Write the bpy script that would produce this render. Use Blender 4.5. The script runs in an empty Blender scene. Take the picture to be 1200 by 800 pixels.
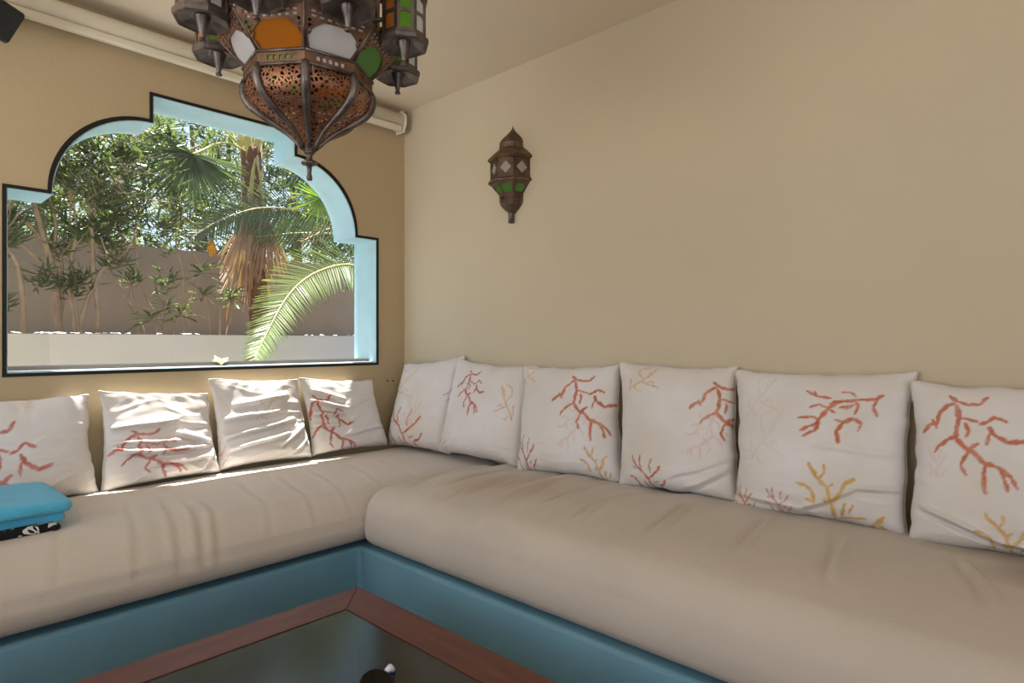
import bpy, bmesh, math, random
import numpy as np
from mathutils import Vector, Matrix
from mathutils.geometry import tessellate_polygon
SC = bpy.context.scene
COL = SC.collection
random.seed(7)
PI = math.pi

# ------------------------------------------------------------------ camera, sky, sun, daylight, exposure
CAM = Vector((-2.017, -2.674, 1.05))
cam_data = bpy.data.cameras.new('camera')
cam_data.sensor_width = 36.0
cam_data.lens = 722.0 / 1200.0 * 36.0
cam_data.clip_start = 0.05
cam = bpy.data.objects.new('camera', cam_data)
COL.objects.link(cam)
cam.location = CAM
cam.rotation_euler = (PI / 2, 0, math.radians(43.07 - 90.0))
SC.camera = cam

SUN_EL = 74.5
world = bpy.data.worlds.new('sky')
SC.world = world
world.use_nodes = True
wn = world.node_tree.nodes
sky = wn.new('ShaderNodeTexSky')
sky.sky_type = 'NISHITA'
sky.sun_disc = False
sky.sun_elevation = math.radians(SUN_EL)
sky.sun_rotation = 0.0
sky.dust_density = 2.2
wn['Background'].inputs['Strength'].default_value = 0.42
world.node_tree.links.new(sky.outputs[0], wn['Background'].inputs['Color'])

sun_d = bpy.data.lights.new('sun', 'SUN')
sun_d.energy = 44.0
sun_d.angle = math.radians(0.53)
sun_d.color = (1.0, 0.98, 0.94)
sun = bpy.data.objects.new('sun', sun_d)
COL.objects.link(sun)
sun.rotation_euler = (-math.radians(90 - SUN_EL), 0, 0)
sun.location = (0, 3, 9)

def daylight(name, loc, rot, sx, sy, energy, color):
    d = bpy.data.lights.new(name, 'AREA')
    d.shape = 'RECTANGLE'; d.size = sx; d.size_y = sy
    d.energy = energy; d.color = color
    o = bpy.data.objects.new(name, d); COL.objects.link(o)
    o.location = loc; o.rotation_euler = rot
    return o
# added area lamps standing in for daylight through the two unseen terrace openings beside and behind the camera: open sky, and light bounced up off the sunlit paving
daylight('daylight_left', (-3.57, -1.4, 1.5), (PI/2, 0, -PI/2), 2.0, 1.2, 7.0, (0.88, 0.94, 1.0))
daylight('bounce_fill_left', (-3.54, -1.4, 1.0), (PI/2+math.radians(72), 0, -PI/2), 2.1, 0.5, 48.0, (1.0, 0.975, 0.95))  # added fill lamp aimed up to brighten the ceiling, in place of paving bounce
daylight('daylight_behind', (-2.3, -4.17, 1.1), (PI/2+math.radians(46), 0, 0), 1.6, 1.2, 21.0, (1.0, 0.97, 0.93))

SC.view_settings.view_transform = 'Standard'
SC.view_settings.look = 'None'
SC.view_settings.exposure = -0.42
SC.view_settings.gamma = 1.0
SC.view_settings.use_curve_mapping = False

# ------------------------------------------------------------------ helpers
def lin(r, g, b):
    f = lambda c: (c/255.0/12.92) if c/255.0 <= 0.04045 else ((c/255.0+0.055)/1.055)**2.4
    return (f(r), f(g), f(b), 1.0)

def material(name, color, rough=0.7, metal=0.0, var=0.0, var_scale=6.0, bump=0.0, bump_scale=80.0, stretch=(1, 1, 1), spec=0.4, color2=None, sheen=0.0):
    m = bpy.data.materials.new(name); m.use_nodes = True
    nt = m.node_tree; n = nt.nodes; L = nt.links
    p = n['Principled BSDF']
    p.inputs['Base Color'].default_value = color
    p.inputs['Roughness'].default_value = rough
    p.inputs['Metallic'].default_value = metal
    p.inputs['Specular IOR Level'].default_value = spec
    if sheen: p.inputs['Sheen Weight'].default_value = sheen
    tc = n.new('ShaderNodeTexCoord')
    mp = n.new('ShaderNodeMapping'); mp.inputs['Scale'].default_value = stretch
    L.new(tc.outputs['Object'], mp.inputs['Vector'])
    if var or color2:
        t = n.new('ShaderNodeTexNoise'); t.inputs['Scale'].default_value = var_scale; t.inputs['Detail'].default_value = 6
        L.new(mp.outputs[0], t.inputs['Vector'])
        r = n.new('ShaderNodeValToRGB')
        r.color_ramp.elements[0].position = 0.3; r.color_ramp.elements[1].position = 0.72
        c2 = color2 or tuple(c*(1-var) for c in color[:3]) + (1,)
        r.color_ramp.elements[0].color = c2; r.color_ramp.elements[1].color = color
        L.new(t.outputs['Fac'], r.inputs['Fac']); L.new(r.outputs['Color'], p.inputs['Base Color'])
    if bump:
        t = n.new('ShaderNodeTexNoise'); t.inputs['Scale'].default_value = bump_scale; t.inputs['Detail'].default_value = 4
        L.new(mp.outputs[0], t.inputs['Vector'])
        b = n.new('ShaderNodeBump'); b.inputs['Strength'].default_value = bump; b.inputs['Distance'].default_value = 0.01
        L.new(t.outputs['Fac'], b.inputs['Height']); L.new(b.outputs[0], p.inputs['Normal'])
    return m

def leaf_material(name, color, color2, trans=0.4, rough=0.28):
    m = material(name, color, rough, color2=color2, var_scale=3.0, spec=0.5)
    nt = m.node_tree; n = nt.nodes; L = nt.links
    p = n['Principled BSDF']; out = n['Material Output']
    tr = n.new('ShaderNodeBsdfTranslucent')
    src = p.inputs['Base Color'].links[0].from_socket
    mul = n.new('ShaderNodeMix'); mul.data_type = 'RGBA'; mul.blend_type = 'MULTIPLY'; mul.inputs['Factor'].default_value = 1.0
    L.new(src, mul.inputs[6]); mul.inputs[7].default_value = (1.5, 1.5, 0.7, 1)
    L.new(mul.outputs[2], tr.inputs['Color'])
    mx = n.new('ShaderNodeMixShader'); mx.inputs[0].default_value = trans
    L.new(p.outputs[0], mx.inputs[1]); L.new(tr.outputs[0], mx.inputs[2]); L.new(mx.outputs[0], out.inputs['Surface'])
    return m

def glass_material(name, tint, diffuse=0.0, rough=0.05, gloss=0.12, dcol=None):
    """thin pane: tinted see-through + reflection (+ some milky scatter)"""
    m = bpy.data.materials.new(name); m.use_nodes = True
    nt = m.node_tree; n = nt.nodes; L = nt.links
    for x in list(n):
        if x.type != 'OUTPUT_MATERIAL': n.remove(x)
    out = [x for x in n if x.type == 'OUTPUT_MATERIAL'][0]
    t = n.new('ShaderNodeBsdfTransparent'); t.inputs[0].default_value = tint
    g = n.new('ShaderNodeBsdfGlossy'); g.inputs['Roughness'].default_value = rough
    lw = n.new('ShaderNodeLayerWeight'); lw.inputs['Blend'].default_value = 0.5
    mx = n.new('ShaderNodeMixShader')
    pw = n.new('ShaderNodeMath'); pw.operation = 'POWER'; pw.inputs[1].default_value = 5.0
    mlt = n.new('ShaderNodeMath'); mlt.operation = 'MULTIPLY_ADD'; mlt.inputs[1].default_value = 0.6; mlt.inputs[2].default_value = 0.04*gloss/0.12
    L.new(lw.outputs['Facing'], pw.inputs[0]); L.new(pw.outputs[0], mlt.inputs[0]); L.new(mlt.outputs[0], mx.inputs[0])
    src = t
    if diffuse:
        d = n.new('ShaderNodeBsdfDiffuse'); d.inputs[0].default_value = dcol or tint
        tl = n.new('ShaderNodeBsdfTranslucent'); tl.inputs[0].default_value = dcol or tint
        m1 = n.new('ShaderNodeMixShader'); m1.inputs[0].default_value = 0.5
        L.new(d.outputs[0], m1.inputs[1]); L.new(tl.outputs[0], m1.inputs[2])
        m2 = n.new('ShaderNodeMixShader'); m2.inputs[0].default_value = diffuse
        L.new(t.outputs[0], m2.inputs[1]); L.new(m1.outputs[0], m2.inputs[2]); src = m2
    L.new(src.outputs[0], mx.inputs[1]); L.new(g.outputs[0], mx.inputs[2]); L.new(mx.outputs[0], out.inputs['Surface'])
    return m

def mesh_from(name, verts, faces, smooth=False):
    me = bpy.data.meshes.new(name)
    me.from_pydata([tuple(v) for v in verts], [], faces)
    if smooth:
        me.polygons.foreach_set('use_smooth', [True]*len(me.polygons))
    me.update()
    return me

def link(name, me, mat=None, parent=None):
    o = bpy.data.objects.new(name, me); COL.objects.link(o)
    if mat is not None:
        for mm in (mat if isinstance(mat, (list, tuple)) else [mat]): me.materials.append(mm)
    if parent is not None:
        o.parent = parent
        if parent.type == 'EMPTY':
            o.matrix_parent_inverse = Matrix.Translation(-parent.location)
    return o

def thing(name, label, cat, loc, group=None):
    o = bpy.data.objects.new(name, None); COL.objects.link(o)
    o.empty_display_size = 0.05; o.location = loc
    tag(o, label, cat, group); return o

def tag(o, label=None, cat=None, group=None, kind=None):
    if label: o['label'] = label
    if cat: o['category'] = cat
    if group: o['group'] = group
    if kind: o['kind'] = kind
    return o

class MB:
    """mesh builder: collects shapes for ONE mesh"""
    def __init__(s): s.v = []; s.f = []
    def add(s, v, f):
        k = len(s.v); s.v += [tuple(p) for p in v]; s.f += [tuple(i+k for i in q) for q in f]; return s
    def box(s, lo, hi):
        x0, y0, z0 = lo; x1, y1, z1 = hi
        v = [(x0,y0,z0),(x1,y0,z0),(x1,y1,z0),(x0,y1,z0),(x0,y0,z1),(x1,y0,z1),(x1,y1,z1),(x0,y1,z1)]
        return s.add(v, [(0,3,2,1),(4,5,6,7),(0,1,5,4),(1,2,6,5),(2,3,7,6),(3,0,4,7)])
    def tube(s, pts, rad, n=8, caps=True):
        pts = [Vector(p) for p in pts]; m = len(pts)
        if not isinstance(rad, (list, tuple)): rad = [rad]*m
        v = []; prev = None
        for i, p in enumerate(pts):
            t = (pts[min(i+1, m-1)] - pts[max(i-1, 0)]).normalized()
            if prev is None:
                a = Vector((0, 0, 1)) if abs(t.z) < 0.9 else Vector((1, 0, 0))
                u = t.cross(a).normalized()
            else:
                u = (prev - t*prev.dot(t)).normalized()
            prev = u; w = t.cross(u)
            for k in range(n):
                a = 2*PI*k/n
                v.append(p + (u*math.cos(a) + w*math.sin(a))*rad[i])
        f = [(i*n+k, i*n+(k+1) % n, (i+1)*n+(k+1) % n, (i+1)*n+k) for i in range(m-1) for k in range(n)]
        if caps: f += [tuple(range(n))[::-1], tuple((m-1)*n+k for k in range(n))]
        return s.add(v, f)
    def lathe(s, prof, n=16, c=(0, 0, 0), phase=0.0, a0=0.0, a1=2*PI):
        full = abs(a1-a0-2*PI) < 1e-6
        k = n if full else n+1
        v = [(c[0]+r*math.cos(phase+a0+(a1-a0)*j/n), c[1]+r*math.sin(phase+a0+(a1-a0)*j/n), c[2]+z) for r, z in prof for j in range(k)]
        f = []
        for i in range(len(prof)-1):
            for j in range(n):
                j2 = (j+1) % k
                f.append((i*k+j, i*k+j2, (i+1)*k+j2, (i+1)*k+j))
        return s.add(v, f)
    def build(s, name, mat, parent=None, smooth=False):
        return link(name, mesh_from(name, s.v, s.f, smooth), mat, parent)

def plate(outer, holes, depth):
    """flat plate with holes, 2D loops in local x/y, thickness along z from 0 to depth -> (verts, faces)"""
    loops = [[Vector((x, y, 0)) for x, y in l] for l in [outer]+list(holes)]
    tris = tessellate_polygon(loops)
    flat = [p for l in loops for p in l]; n = len(flat)
    v = [(p.x, p.y, 0) for p in flat] + [(p.x, p.y, depth) for p in flat]
    f = []
    for t in tris:
        a, b, c = [flat[i] for i in t]
        if (b-a).cross(c-a).z < 0: t = (t[0], t[2], t[1])
        f.append(tuple(i+n for i in t)); f.append(tuple(t)[::-1])
    k = 0
    for li, l in enumerate(loops):
        m = len(l)
        area = sum(l[i].x*l[(i+1) % m].y - l[(i+1) % m].x*l[i].y for i in range(m))
        ccw = area > 0
        for i in range(m):
            a, b = k+i, k+(i+1) % m
            q = (a, b, b+n, a+n)
            if (li == 0) != ccw: q = q[::-1]
            f.append(q)
        k += m
    return v, f

def mapped(v, M): return [M @ Vector(p) for p in v]

def smooth_path(pts, k=8):
    pts = [Vector(p) for p in pts]
    q = [pts[0]*2-pts[1]] + pts + [pts[-1]*2-pts[-2]]
    out = []
    for i in range(1, len(q)-2):
        for j in range(k):
            t = j/k
            a, b, c, d = q[i-1], q[i], q[i+1], q[i+2]
            out.append(0.5*((2*b) + (c-a)*t + (2*a-5*b+4*c-d)*t*t + (3*b-a-3*c+d)*t**3))
    out.append(pts[-1])
    return out

# value noise with numpy
_rng = np.random.RandomState(3)
_T = _rng.rand(64, 64, 64).astype(np.float64)*2-1
def vnoise(x, y, z=0.0, octaves=3):
    x = np.asarray(x, float); y = np.asarray(y, float)+x*0; z = np.asarray(z, float)+x*0
    tot = 0; amp = 1.0; nrm = 0
    for o in range(octaves):
        xi = np.floor(x).astype(int); yi = np.floor(y).astype(int); zi = np.floor(z).astype(int)
        fx, fy, fz = x-xi, y-yi, z-zi
        fx = fx*fx*(3-2*fx); fy = fy*fy*(3-2*fy); fz = fz*fz*(3-2*fz)
        r = 0
        for a in (0, 1):
            for b in (0, 1):
                for c in (0, 1):
                    w = (fx if a else 1-fx)*(fy if b else 1-fy)*(fz if c else 1-fz)
                    r = r + w*_T[(xi+a) & 63, (yi+b) & 63, (zi+c) & 63]
        tot = tot + amp*r; nrm += amp; amp *= 0.5
        x = x*2+17.3; y = y*2+5.1; z = z*2+9.7
    return tot/nrm
def ridged(x, y, z=0.0, octaves=2): return 1-2*np.abs(vnoise(x, y, z, octaves))

def grid_faces(nx, ny, off=0, flip=False):
    i = np.arange(nx-1)[:, None]; j = np.arange(ny-1)[None, :]
    a = i*ny+j; b = (i+1)*ny+j; c = (i+1)*ny+j+1; d = i*ny+j+1
    q = np.stack([a, b, c, d] if not flip else [d, c, b, a], -1).reshape(-1, 4)+off
    return q.tolist()
# ------------------------------------------------------------------ materials
M = {}
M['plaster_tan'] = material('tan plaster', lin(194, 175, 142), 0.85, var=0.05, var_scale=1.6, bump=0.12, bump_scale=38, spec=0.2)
M['plaster'] = material('beige plaster', lin(213, 200, 175), 0.85, var=0.05, var_scale=1.6, bump=0.12, bump_scale=38, spec=0.2)
M['ceiling'] = material('ceiling paint', lin(222, 208, 186), 0.9, var=0.03, var_scale=2, bump=0.06, bump_scale=40, spec=0.2)
M['black_paint'] = material('black paint', lin(26, 22, 22), 0.6)
M['reveal'] = material('pale blue plaster', lin(186, 222, 232), 0.8, var=0.08, var_scale=9, bump=0.15, bump_scale=40, spec=0.25)
M['bench'] = material('teal blue painted masonry', lin(122, 168, 186), 0.75, var=0.16, var_scale=2.5, bump=0.1, bump_scale=30, spec=0.3)
M['floor'] = material('terracotta floor', lin(128, 100, 80), 0.6, var=0.15, var_scale=5)
M['outside_wall'] = material('grey render', lin(146, 138, 130), 0.9, var=0.14, var_scale=2.2, bump=0.25, bump_scale=30, spec=0.1)
M['low_wall'] = material('pale render', lin(178, 178, 182), 0.9, var=0.05, var_scale=3, bump=0.15, bump_scale=40, spec=0.1)
M['paving'] = material('pale paving', lin(122, 120, 117), 0.85, var=0.12, var_scale=3)
M['soil'] = material('dry soil', lin(120, 98, 76), 0.95, var=0.3, var_scale=8, bump=0.5, bump_scale=20)
M['aluminium'] = material('dull aluminium', lin(112, 108, 102), 0.55, metal=0.3, var=0.15)
M['white_plastic'] = material('cream white plastic', lin(232, 224, 206), 0.45)
M['window_glass'] = glass_material('window glass', (0.965, 0.98, 0.97, 1), diffuse=0.003, gloss=0.06, dcol=(0.8, 0.8, 0.78, 1))

def struct(name, mb, mat, parent=None):
    o = mb.build(name, mat, parent)
    if parent is None: tag(o, kind='structure')
    return o

# ------------------------------------------------------------------ room shell
H = 2.272          # ceiling
XL, YF = -3.6, -4.2
WT = 0.2           # thickness of the window wall
WX = -0.92         # axis of the window

def opening(off=0.0):
    """scalloped stepped outline of the window, grown inward by off (counter clockwise seen from the room)"""
    hw, z0, z1, sh, ax, top, at = 0.742-off, 0.9415+off, 1.571-off, 0.618-off, 0.295-off, 2.012-off, 1.905-off
    R = [(-hw, z0), (hw, z0), (hw, z1), (sh, z1)]
    n = 22
    for i in range(1, n+1):
        a = i/n*PI/2
        R.append((ax + (sh-ax)*math.cos(a), z1 + (at-z1)*math.sin(a)))
    R.append((ax, top))
    Lf = [(-x, z) for x, z in R[2:]][::-1]
    return [(x+WX, z) for x, z in R+Lf]
XZ = Matrix(((1, 0, 0, 0), (0, 0, 1, 0), (0, 1, 0, 0), (0, 0, 0, 1)))      # plate x,y,z -> world x, z, y

def plate_xz(outer, holes, y0, y1):
    v, f = plate(outer, holes, y1-y0)
    v = [(x, y0+z, y) for x, y, z in v]
    return v, [q[::-1] for q in f]

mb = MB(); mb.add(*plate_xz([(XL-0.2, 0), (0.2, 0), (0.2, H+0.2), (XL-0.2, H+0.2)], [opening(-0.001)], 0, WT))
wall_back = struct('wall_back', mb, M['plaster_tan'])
mb = MB(); mb.box((0, YF-0.2, 0), (0.2, 0, H+0.2)); struct('wall_right', mb, M['plaster'])
mb = MB(); mb.box((XL, YF, H), (0, 0, H+0.2)); struct('ceiling', mb, M['ceiling'])
mb = MB(); mb.box((XL-0.2, YF-0.2, -0.2), (0.2, 0.2, 0)); struct('floor', mb, M['floor'])
# left wall and front wall, each with a wide terrace opening
def wall_yz(name, y0, y1, h):
    m_ = MB(); m_.box((XL-0.2, YF-0.2, 0), (XL, y0, H+0.2)); m_.box((XL-0.2, y1, 0), (XL, 0, H+0.2)); m_.box((XL-0.2, y0, 0), (XL, y1, 0.85)); m_.box((XL-0.2, y0, h), (XL, y1, H+0.2))
    return struct(name, m_, M['plaster'])
wall_yz('wall_left', -2.5, -0.3, 2.16)
m_ = MB(); m_.box((XL, YF-0.2, 0), (-3.2, YF, H+0.2)); m_.box((-1.4, YF-0.2, 0), (0, YF, H+0.2)); m_.box((-3.2, YF-0.2, 2.2), (-1.4, YF, H+0.2))
struct('wall_front', m_, M['plaster'])

# two small dark wall plugs right of the window
for x, z in ((-0.110, 0.845), (-0.076, 0.843)):
    m_ = MB(); m_.lathe([(0.0045, 0), (0.0045, 0.003), (0.0005, 0.0035)], 10)
    m_.v = [(x+a, -c, z+b) for a, b, c in m_.v]
    m_.build('wall_plug', M['black_paint'], wall_back)

# window
win = bpy.data.objects.new('window_1', None); COL.objects.link(win); win.location = (WX, 0.1, 0.94)
tag(win, kind='structure')
v, f = plate_xz(opening(-0.0005), [opening(0.003)], 0.0, WT); MB().add(v, f).build('reveal', M['reveal'], win)
v, f = plate_xz(opening(-0.012), [opening(0.0)], -0.003, 0.004); MB().add(v, f).build('painted_outline', M['black_paint'], win)
m_ = MB(); m_.box((WX-0.738, 0.022, 0.944), (WX+0.738, WT+0.03, 0.9475)); m_.build('sill', M['low_wall'], win)
m_ = MB(); m_.box((WX-0.737, 0.060, 0.9476), (WX+0.737, 0.165, 0.9500))
for y_ in (0.060, 0.092, 0.125, 0.158): m_.box((WX-0.737, y_, 0.95), (WX+0.737, y_+0.007, 0.9615))
m_.build('track', M['aluminium'], win)
m_ = MB(); m_.add(*plate_xz(opening(0.006), [], 0.170, 0.174)); m_.build('glass_pane', M['window_glass'], win)
m_ = MB(); m_.box((-1.80, 0.206, 0.95), (-1.508, 0.210, 1.9)); m_.build('glass_pane', M['window_glass'], win)

# ------------------------------------------------------------------ outside: terrace, planter wall, garden wall, soil
m_ = MB(); m_.box((-9, 0.2, -0.2), (8, 1.3, 0)); struct('floor_terrace', m_, M['paving'])
m_ = MB(); m_.box((-12, -9, -0.2), (XL-0.2, 0.2, 0)); m_.box((XL-0.2, -9, -0.2), (6, YF-0.2, 0)); struct('floor_patio', m_, M['paving'])
m_ = MB(); m_.box((-9, 1.3, -0.2), (8, 1.45, 1.09)); struct('wall_planter', m_, M['low_wall'])
m_ = MB(); m_.box((-9, 1.45, 0.4), (8, 3.2, 1.05)); struct('floor_planter', m_, M['soil'])
m_ = MB(); m_.box((-9, 3.2, -0.2), (8, 3.4, 1.86)); struct('wall_garden', m_, M['outside_wall'])
m_ = MB(); m_.box((-14, 3.4, 0.2), (14, 16, 1.0)); struct('floor_garden', m_, M['soil'])
# ------------------------------------------------------------------ traced print motifs (own 0..1 boxes), cushion corners, plant stems (world coordinates)
MOTIF={'large': [[(0.016, 0.424), (0.094, 0.348), (0.172, 0.333), (0.212, 0.197), (0.297, 0.121), (0.359, 0.091), 1.0], [(0.312, 0.015), (0.391, 0.076), (0.5, 0.106), (0.594, 0.091), (0.656, 0.015), 0.8], [(0.375, 0.121), (0.4, 0.258), (0.381, 0.409), (0.359, 0.47), 1.1], [(0.422, 0.258), (0.578, 0.288), 0.5], [(0.469, 0.318), (0.484, 0.394), 0.9], [(0.484, 0.394), (0.469, 0.455), 0.6], [(0.203, 0.561), (0.281, 0.5), (0.359, 0.455), 0.8], [(0.359, 0.455), (0.453, 0.561), (0.547, 0.606), (0.625, 0.697), (0.75, 0.727), (0.875, 0.803), 1.2], [(0.875, 0.803), (0.922, 0.909), 0.7], [(0.578, 0.515), (0.484, 0.576), 0.9], [(0.484, 0.606), (0.422, 0.742), (0.469, 0.833), 0.7], [(0.656, 0.712), (0.631, 0.833), (0.65, 0.985), 0.9], [(0.781, 0.742), (0.828, 0.864), (0.844, 0.939), 0.8], [(0.594, 0.312), (0.656, 0.288), (0.734, 0.227), (0.828, 0.273), 0.7], [(0.688, 0.333), (0.719, 0.409), (0.844, 0.485), (0.984, 0.455), 1.0], [(0.688, 0.409), (0.662, 0.515), 0.6], [(0.125, 0.303), (0.166, 0.379), 0.7], [(0.156, 0.636), (0.203, 0.561), 0.6]], 'upright': [[(0.611, 1.0), (0.528, 0.684), (0.417, 0.474), (0.222, 0.316), (0.128, 0.132), 1.1], [(0.15, 0.211), (0.111, 0.053), 0.6], [(0.361, 0.368), (0.306, 0.211), (0.35, 0.011), 0.7], [(0.528, 0.658), (0.722, 0.474), (0.806, 0.368), (0.889, 0.237), 1.1], [(0.611, 0.447), (0.594, 0.263), (0.667, 0.079), 0.6], [(0.261, 0.921), (0.194, 0.711), (0.111, 0.605), (0.017, 0.605), 0.9], [(0.761, 0.989), (0.794, 0.816), (0.917, 0.737), (0.983, 0.605), 1.0], [(0.472, 0.895), (0.406, 0.737), 0.6], [(0.444, 0.895), (0.611, 0.947), 0.5], [(0.194, 0.395), (0.128, 0.342), 0.5], [(0.667, 0.737), (0.778, 0.684), 0.6]], 'bushy': [[(0.397, 0.903), (0.373, 0.612), (0.328, 0.369), (0.224, 0.223), (0.134, 0.053), 1.1], [(0.134, 0.078), (0.119, 0.0), 0.7], [(0.239, 0.248), (0.29, 0.126), (0.29, 0.005), 0.7], [(0.388, 0.587), (0.478, 0.417), (0.507, 0.272), (0.597, 0.184), 1.0], [(0.194, 0.65), (0.164, 0.466), (0.09, 0.369), (0.0, 0.345), 0.9], [(0.299, 0.539), (0.328, 0.636), 0.6], [(0.469, 0.845), (0.499, 0.66), (0.522, 0.587), 0.7], [(0.552, 0.733), (0.597, 0.612), 0.6], [(0.397, 0.893), (0.612, 0.83), (0.716, 0.806), 0.7], [(0.731, 1.0), (0.821, 0.854), (0.91, 0.709), 0.9], [(0.821, 0.854), (1.0, 0.976), 0.7], [(0.328, 0.369), (0.388, 0.296), 0.5], [(0.104, 0.612), (0.194, 0.66), 0.5]], 'twig': [[(0.0, 0.982), (0.09, 0.845), (0.388, 0.618), (0.649, 0.391), (0.91, 0.027), 0.8], [(0.015, 0.845), (0.037, 0.573), 0.6], [(0.463, 0.527), (0.276, 0.255), (0.351, 0.073), (0.627, 0.0), 0.6], [(0.597, 0.418), (0.701, 0.164), 0.6], [(0.403, 0.636), (0.761, 0.755), (1.0, 0.845), 0.8], [(0.164, 0.818), (0.276, 1.0), (0.425, 1.0), 0.5], [(0.627, 0.709), (0.687, 0.573), (0.836, 0.664), 0.5]], 'branching': [[(0.082, 0.021), (0.212, 0.125), (0.384, 0.151), 0.8], [(0.384, 0.271), (0.538, 0.203), (0.812, 0.161), (0.932, 0.135), (1.0, 0.062), 1.2], [(0.212, 0.115), (0.178, 0.021), 0.6], [(0.521, 0.021), (0.606, 0.0), (0.692, 0.099), 0.6], [(0.0, 0.583), (0.178, 0.542), (0.264, 0.594), 0.7], [(0.229, 0.672), (0.264, 0.568), (0.366, 0.359), (0.469, 0.24), 1.3], [(0.144, 0.344), (0.247, 0.292), (0.366, 0.359), 0.7], [(0.034, 0.818), (0.144, 0.724), (0.229, 0.672), 1.0], [(0.075, 0.906), (0.212, 0.812), (0.264, 0.646), 1.0], [(0.514, 1.0), (0.479, 0.802), (0.555, 0.609), (0.692, 0.542), (0.777, 0.62), 1.3], [(0.777, 0.62), (0.733, 0.75), 0.9], [(0.692, 0.448), (0.726, 0.281), (0.692, 0.229), 0.8], [(0.503, 0.333), (0.675, 0.271), 0.8], [(0.938, 0.453), (0.897, 0.281), (0.949, 0.151), 1.0], [(0.445, 0.438), (0.366, 0.359), 0.8], [(0.459, 0.568), (0.555, 0.609), 0.7], [(0.572, 0.359), (0.658, 0.271), 0.9]]}
CUSHION={'A1':([(-1.887, -0.091, 0.507), (-1.417, -0.091, 0.507), (-1.437, -0.043, 0.859), (-1.887, -0.043, 0.859)], [('large', 0.138, -0.186, 0.716, 0.793, 'rose', 1.0), ('twig', 0.536, 0.881, 0.657, 0.999, 'yellow', 0.5)]),
'A2':([(-1.411, -0.091, 0.509), (-0.995, -0.089, 0.521), (-1.029, -0.046, 0.841), (-1.403, -0.042, 0.87)], [('large', 0.02, 0.037, 0.709, 0.588, 'rose', 1.0)]),
'A3':([(-1.001, -0.089, 0.525), (-0.59, -0.089, 0.525), (-0.631, -0.041, 0.879), (-1.019, -0.039, 0.896)], [('twig', 0.412, 0.523, 0.701, 0.805, 'tan', 0.75), ('upright', -0.107, 0.032, 0.063, 0.322, 'rose', 0.5)]),
'A4':([(-0.586, -0.088, 0.528), (-0.178, -0.088, 0.529), (-0.234, -0.044, 0.857), (-0.623, -0.04, 0.882)], [('large', -0.098, -0.085, 0.543, 0.789, 'red', 0.95)]),
'B1':([(-0.134, -0.042, 0.518), (-0.104, -0.486, 0.521), (-0.021, -0.501, 0.985), (-0.058, -0.078, 0.93)], [('upright', 0.035, -0.014, 0.706, 0.463, 'orange', 1), ('twig', -0.121, 0.504, 0.408, 0.913, 'yellow', 0.75), ('upright', 0.337, 0.239, 0.634, 0.601, 'pink', 0.35), ('large', 0.878, 0.43, 1.243, 0.689, 'red', 0.6)]),
'B2':([(-0.16, -0.478, 0.544), (-0.107, -0.957, 0.516), (-0.028, -0.987, 0.942), (-0.08, -0.513, 0.966)], [('large', 0.16, 0.425, 0.519, 0.902, 'red', 1), ('twig', 0.878, 0.449, 0.674, 0.785, 'gold', 0.95), ('upright', 0.015, 0.019, 0.165, 0.159, 'red', 0.6)]),
'B3':([(-0.163, -0.974, 0.522), (-0.093, -1.439, 0.53), (-0.028, -1.374, 0.962), (-0.088, -0.94, 0.949)], [('large', 0.41, 0.331, 0.999, 0.904, 'orange', 1), ('twig', 0.016, 0.816, 0.2, 0.981, 'gold', 0.7), ('upright', 0.017, -0.017, 0.274, 0.338, 'red', 1), ('bushy', 0.692, -0.046, 1.077, 0.274, 'gold', 0.9), ('large', 0.776, 0.226, 0.482, 0.617, 'pink', 0.3)]),
'B4':([(-0.142, -1.452, 0.536), (-0.095, -1.87, 0.536), (-0.026, -1.83, 0.966), (-0.071, -1.406, 0.977)], [('twig', 0.134, 0.759, 0.408, 0.971, 'gold', 0.85), ('large', 0.663, 0.351, 1.254, 0.877, 'orange', 1), ('upright', 0.147, -0.029, 0.472, 0.266, 'red', 1), ('large', 0.973, 0.283, 0.632, 0.614, 'pink', 0.35)]),
'B5':([(-0.138, -1.872, 0.532), (-0.102, -2.325, 0.532), (-0.023, -2.332, 0.968), (-0.066, -1.841, 0.959)], [('branching', 0.422, 0.517, 0.859, 0.858, 'orange', 1), ('bushy', 0.427, -0.017, 0.941, 0.371, 'gold', 1), ('upright', 0.227, 0.0, 0.397, 0.183, 'red', 0.8), ('upright', 0.0, -0.019, 0.161, 0.171, 'orange', 0.9), ('twig', 0.13, 0.347, 0.343, 0.703, 'tan', 0.25), ('twig', 0.101, 0.659, 0.288, 0.962, 'tan', 0.3)]),
'B6':([(-0.14, -2.335, 0.532), (-0.11, -2.795, 0.532), (-0.043, -2.796, 0.944), (-0.068, -2.326, 0.944)], [('large', 0.044, 0.347, 0.506, 0.926, 'orange', 0.95), ('bushy', 0.307, -0.083, 0.675, 0.238, 'gold', 0.95), ('upright', 0.073, 0.408, 0.178, 0.59, 'pink', 0.3)])}
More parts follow.
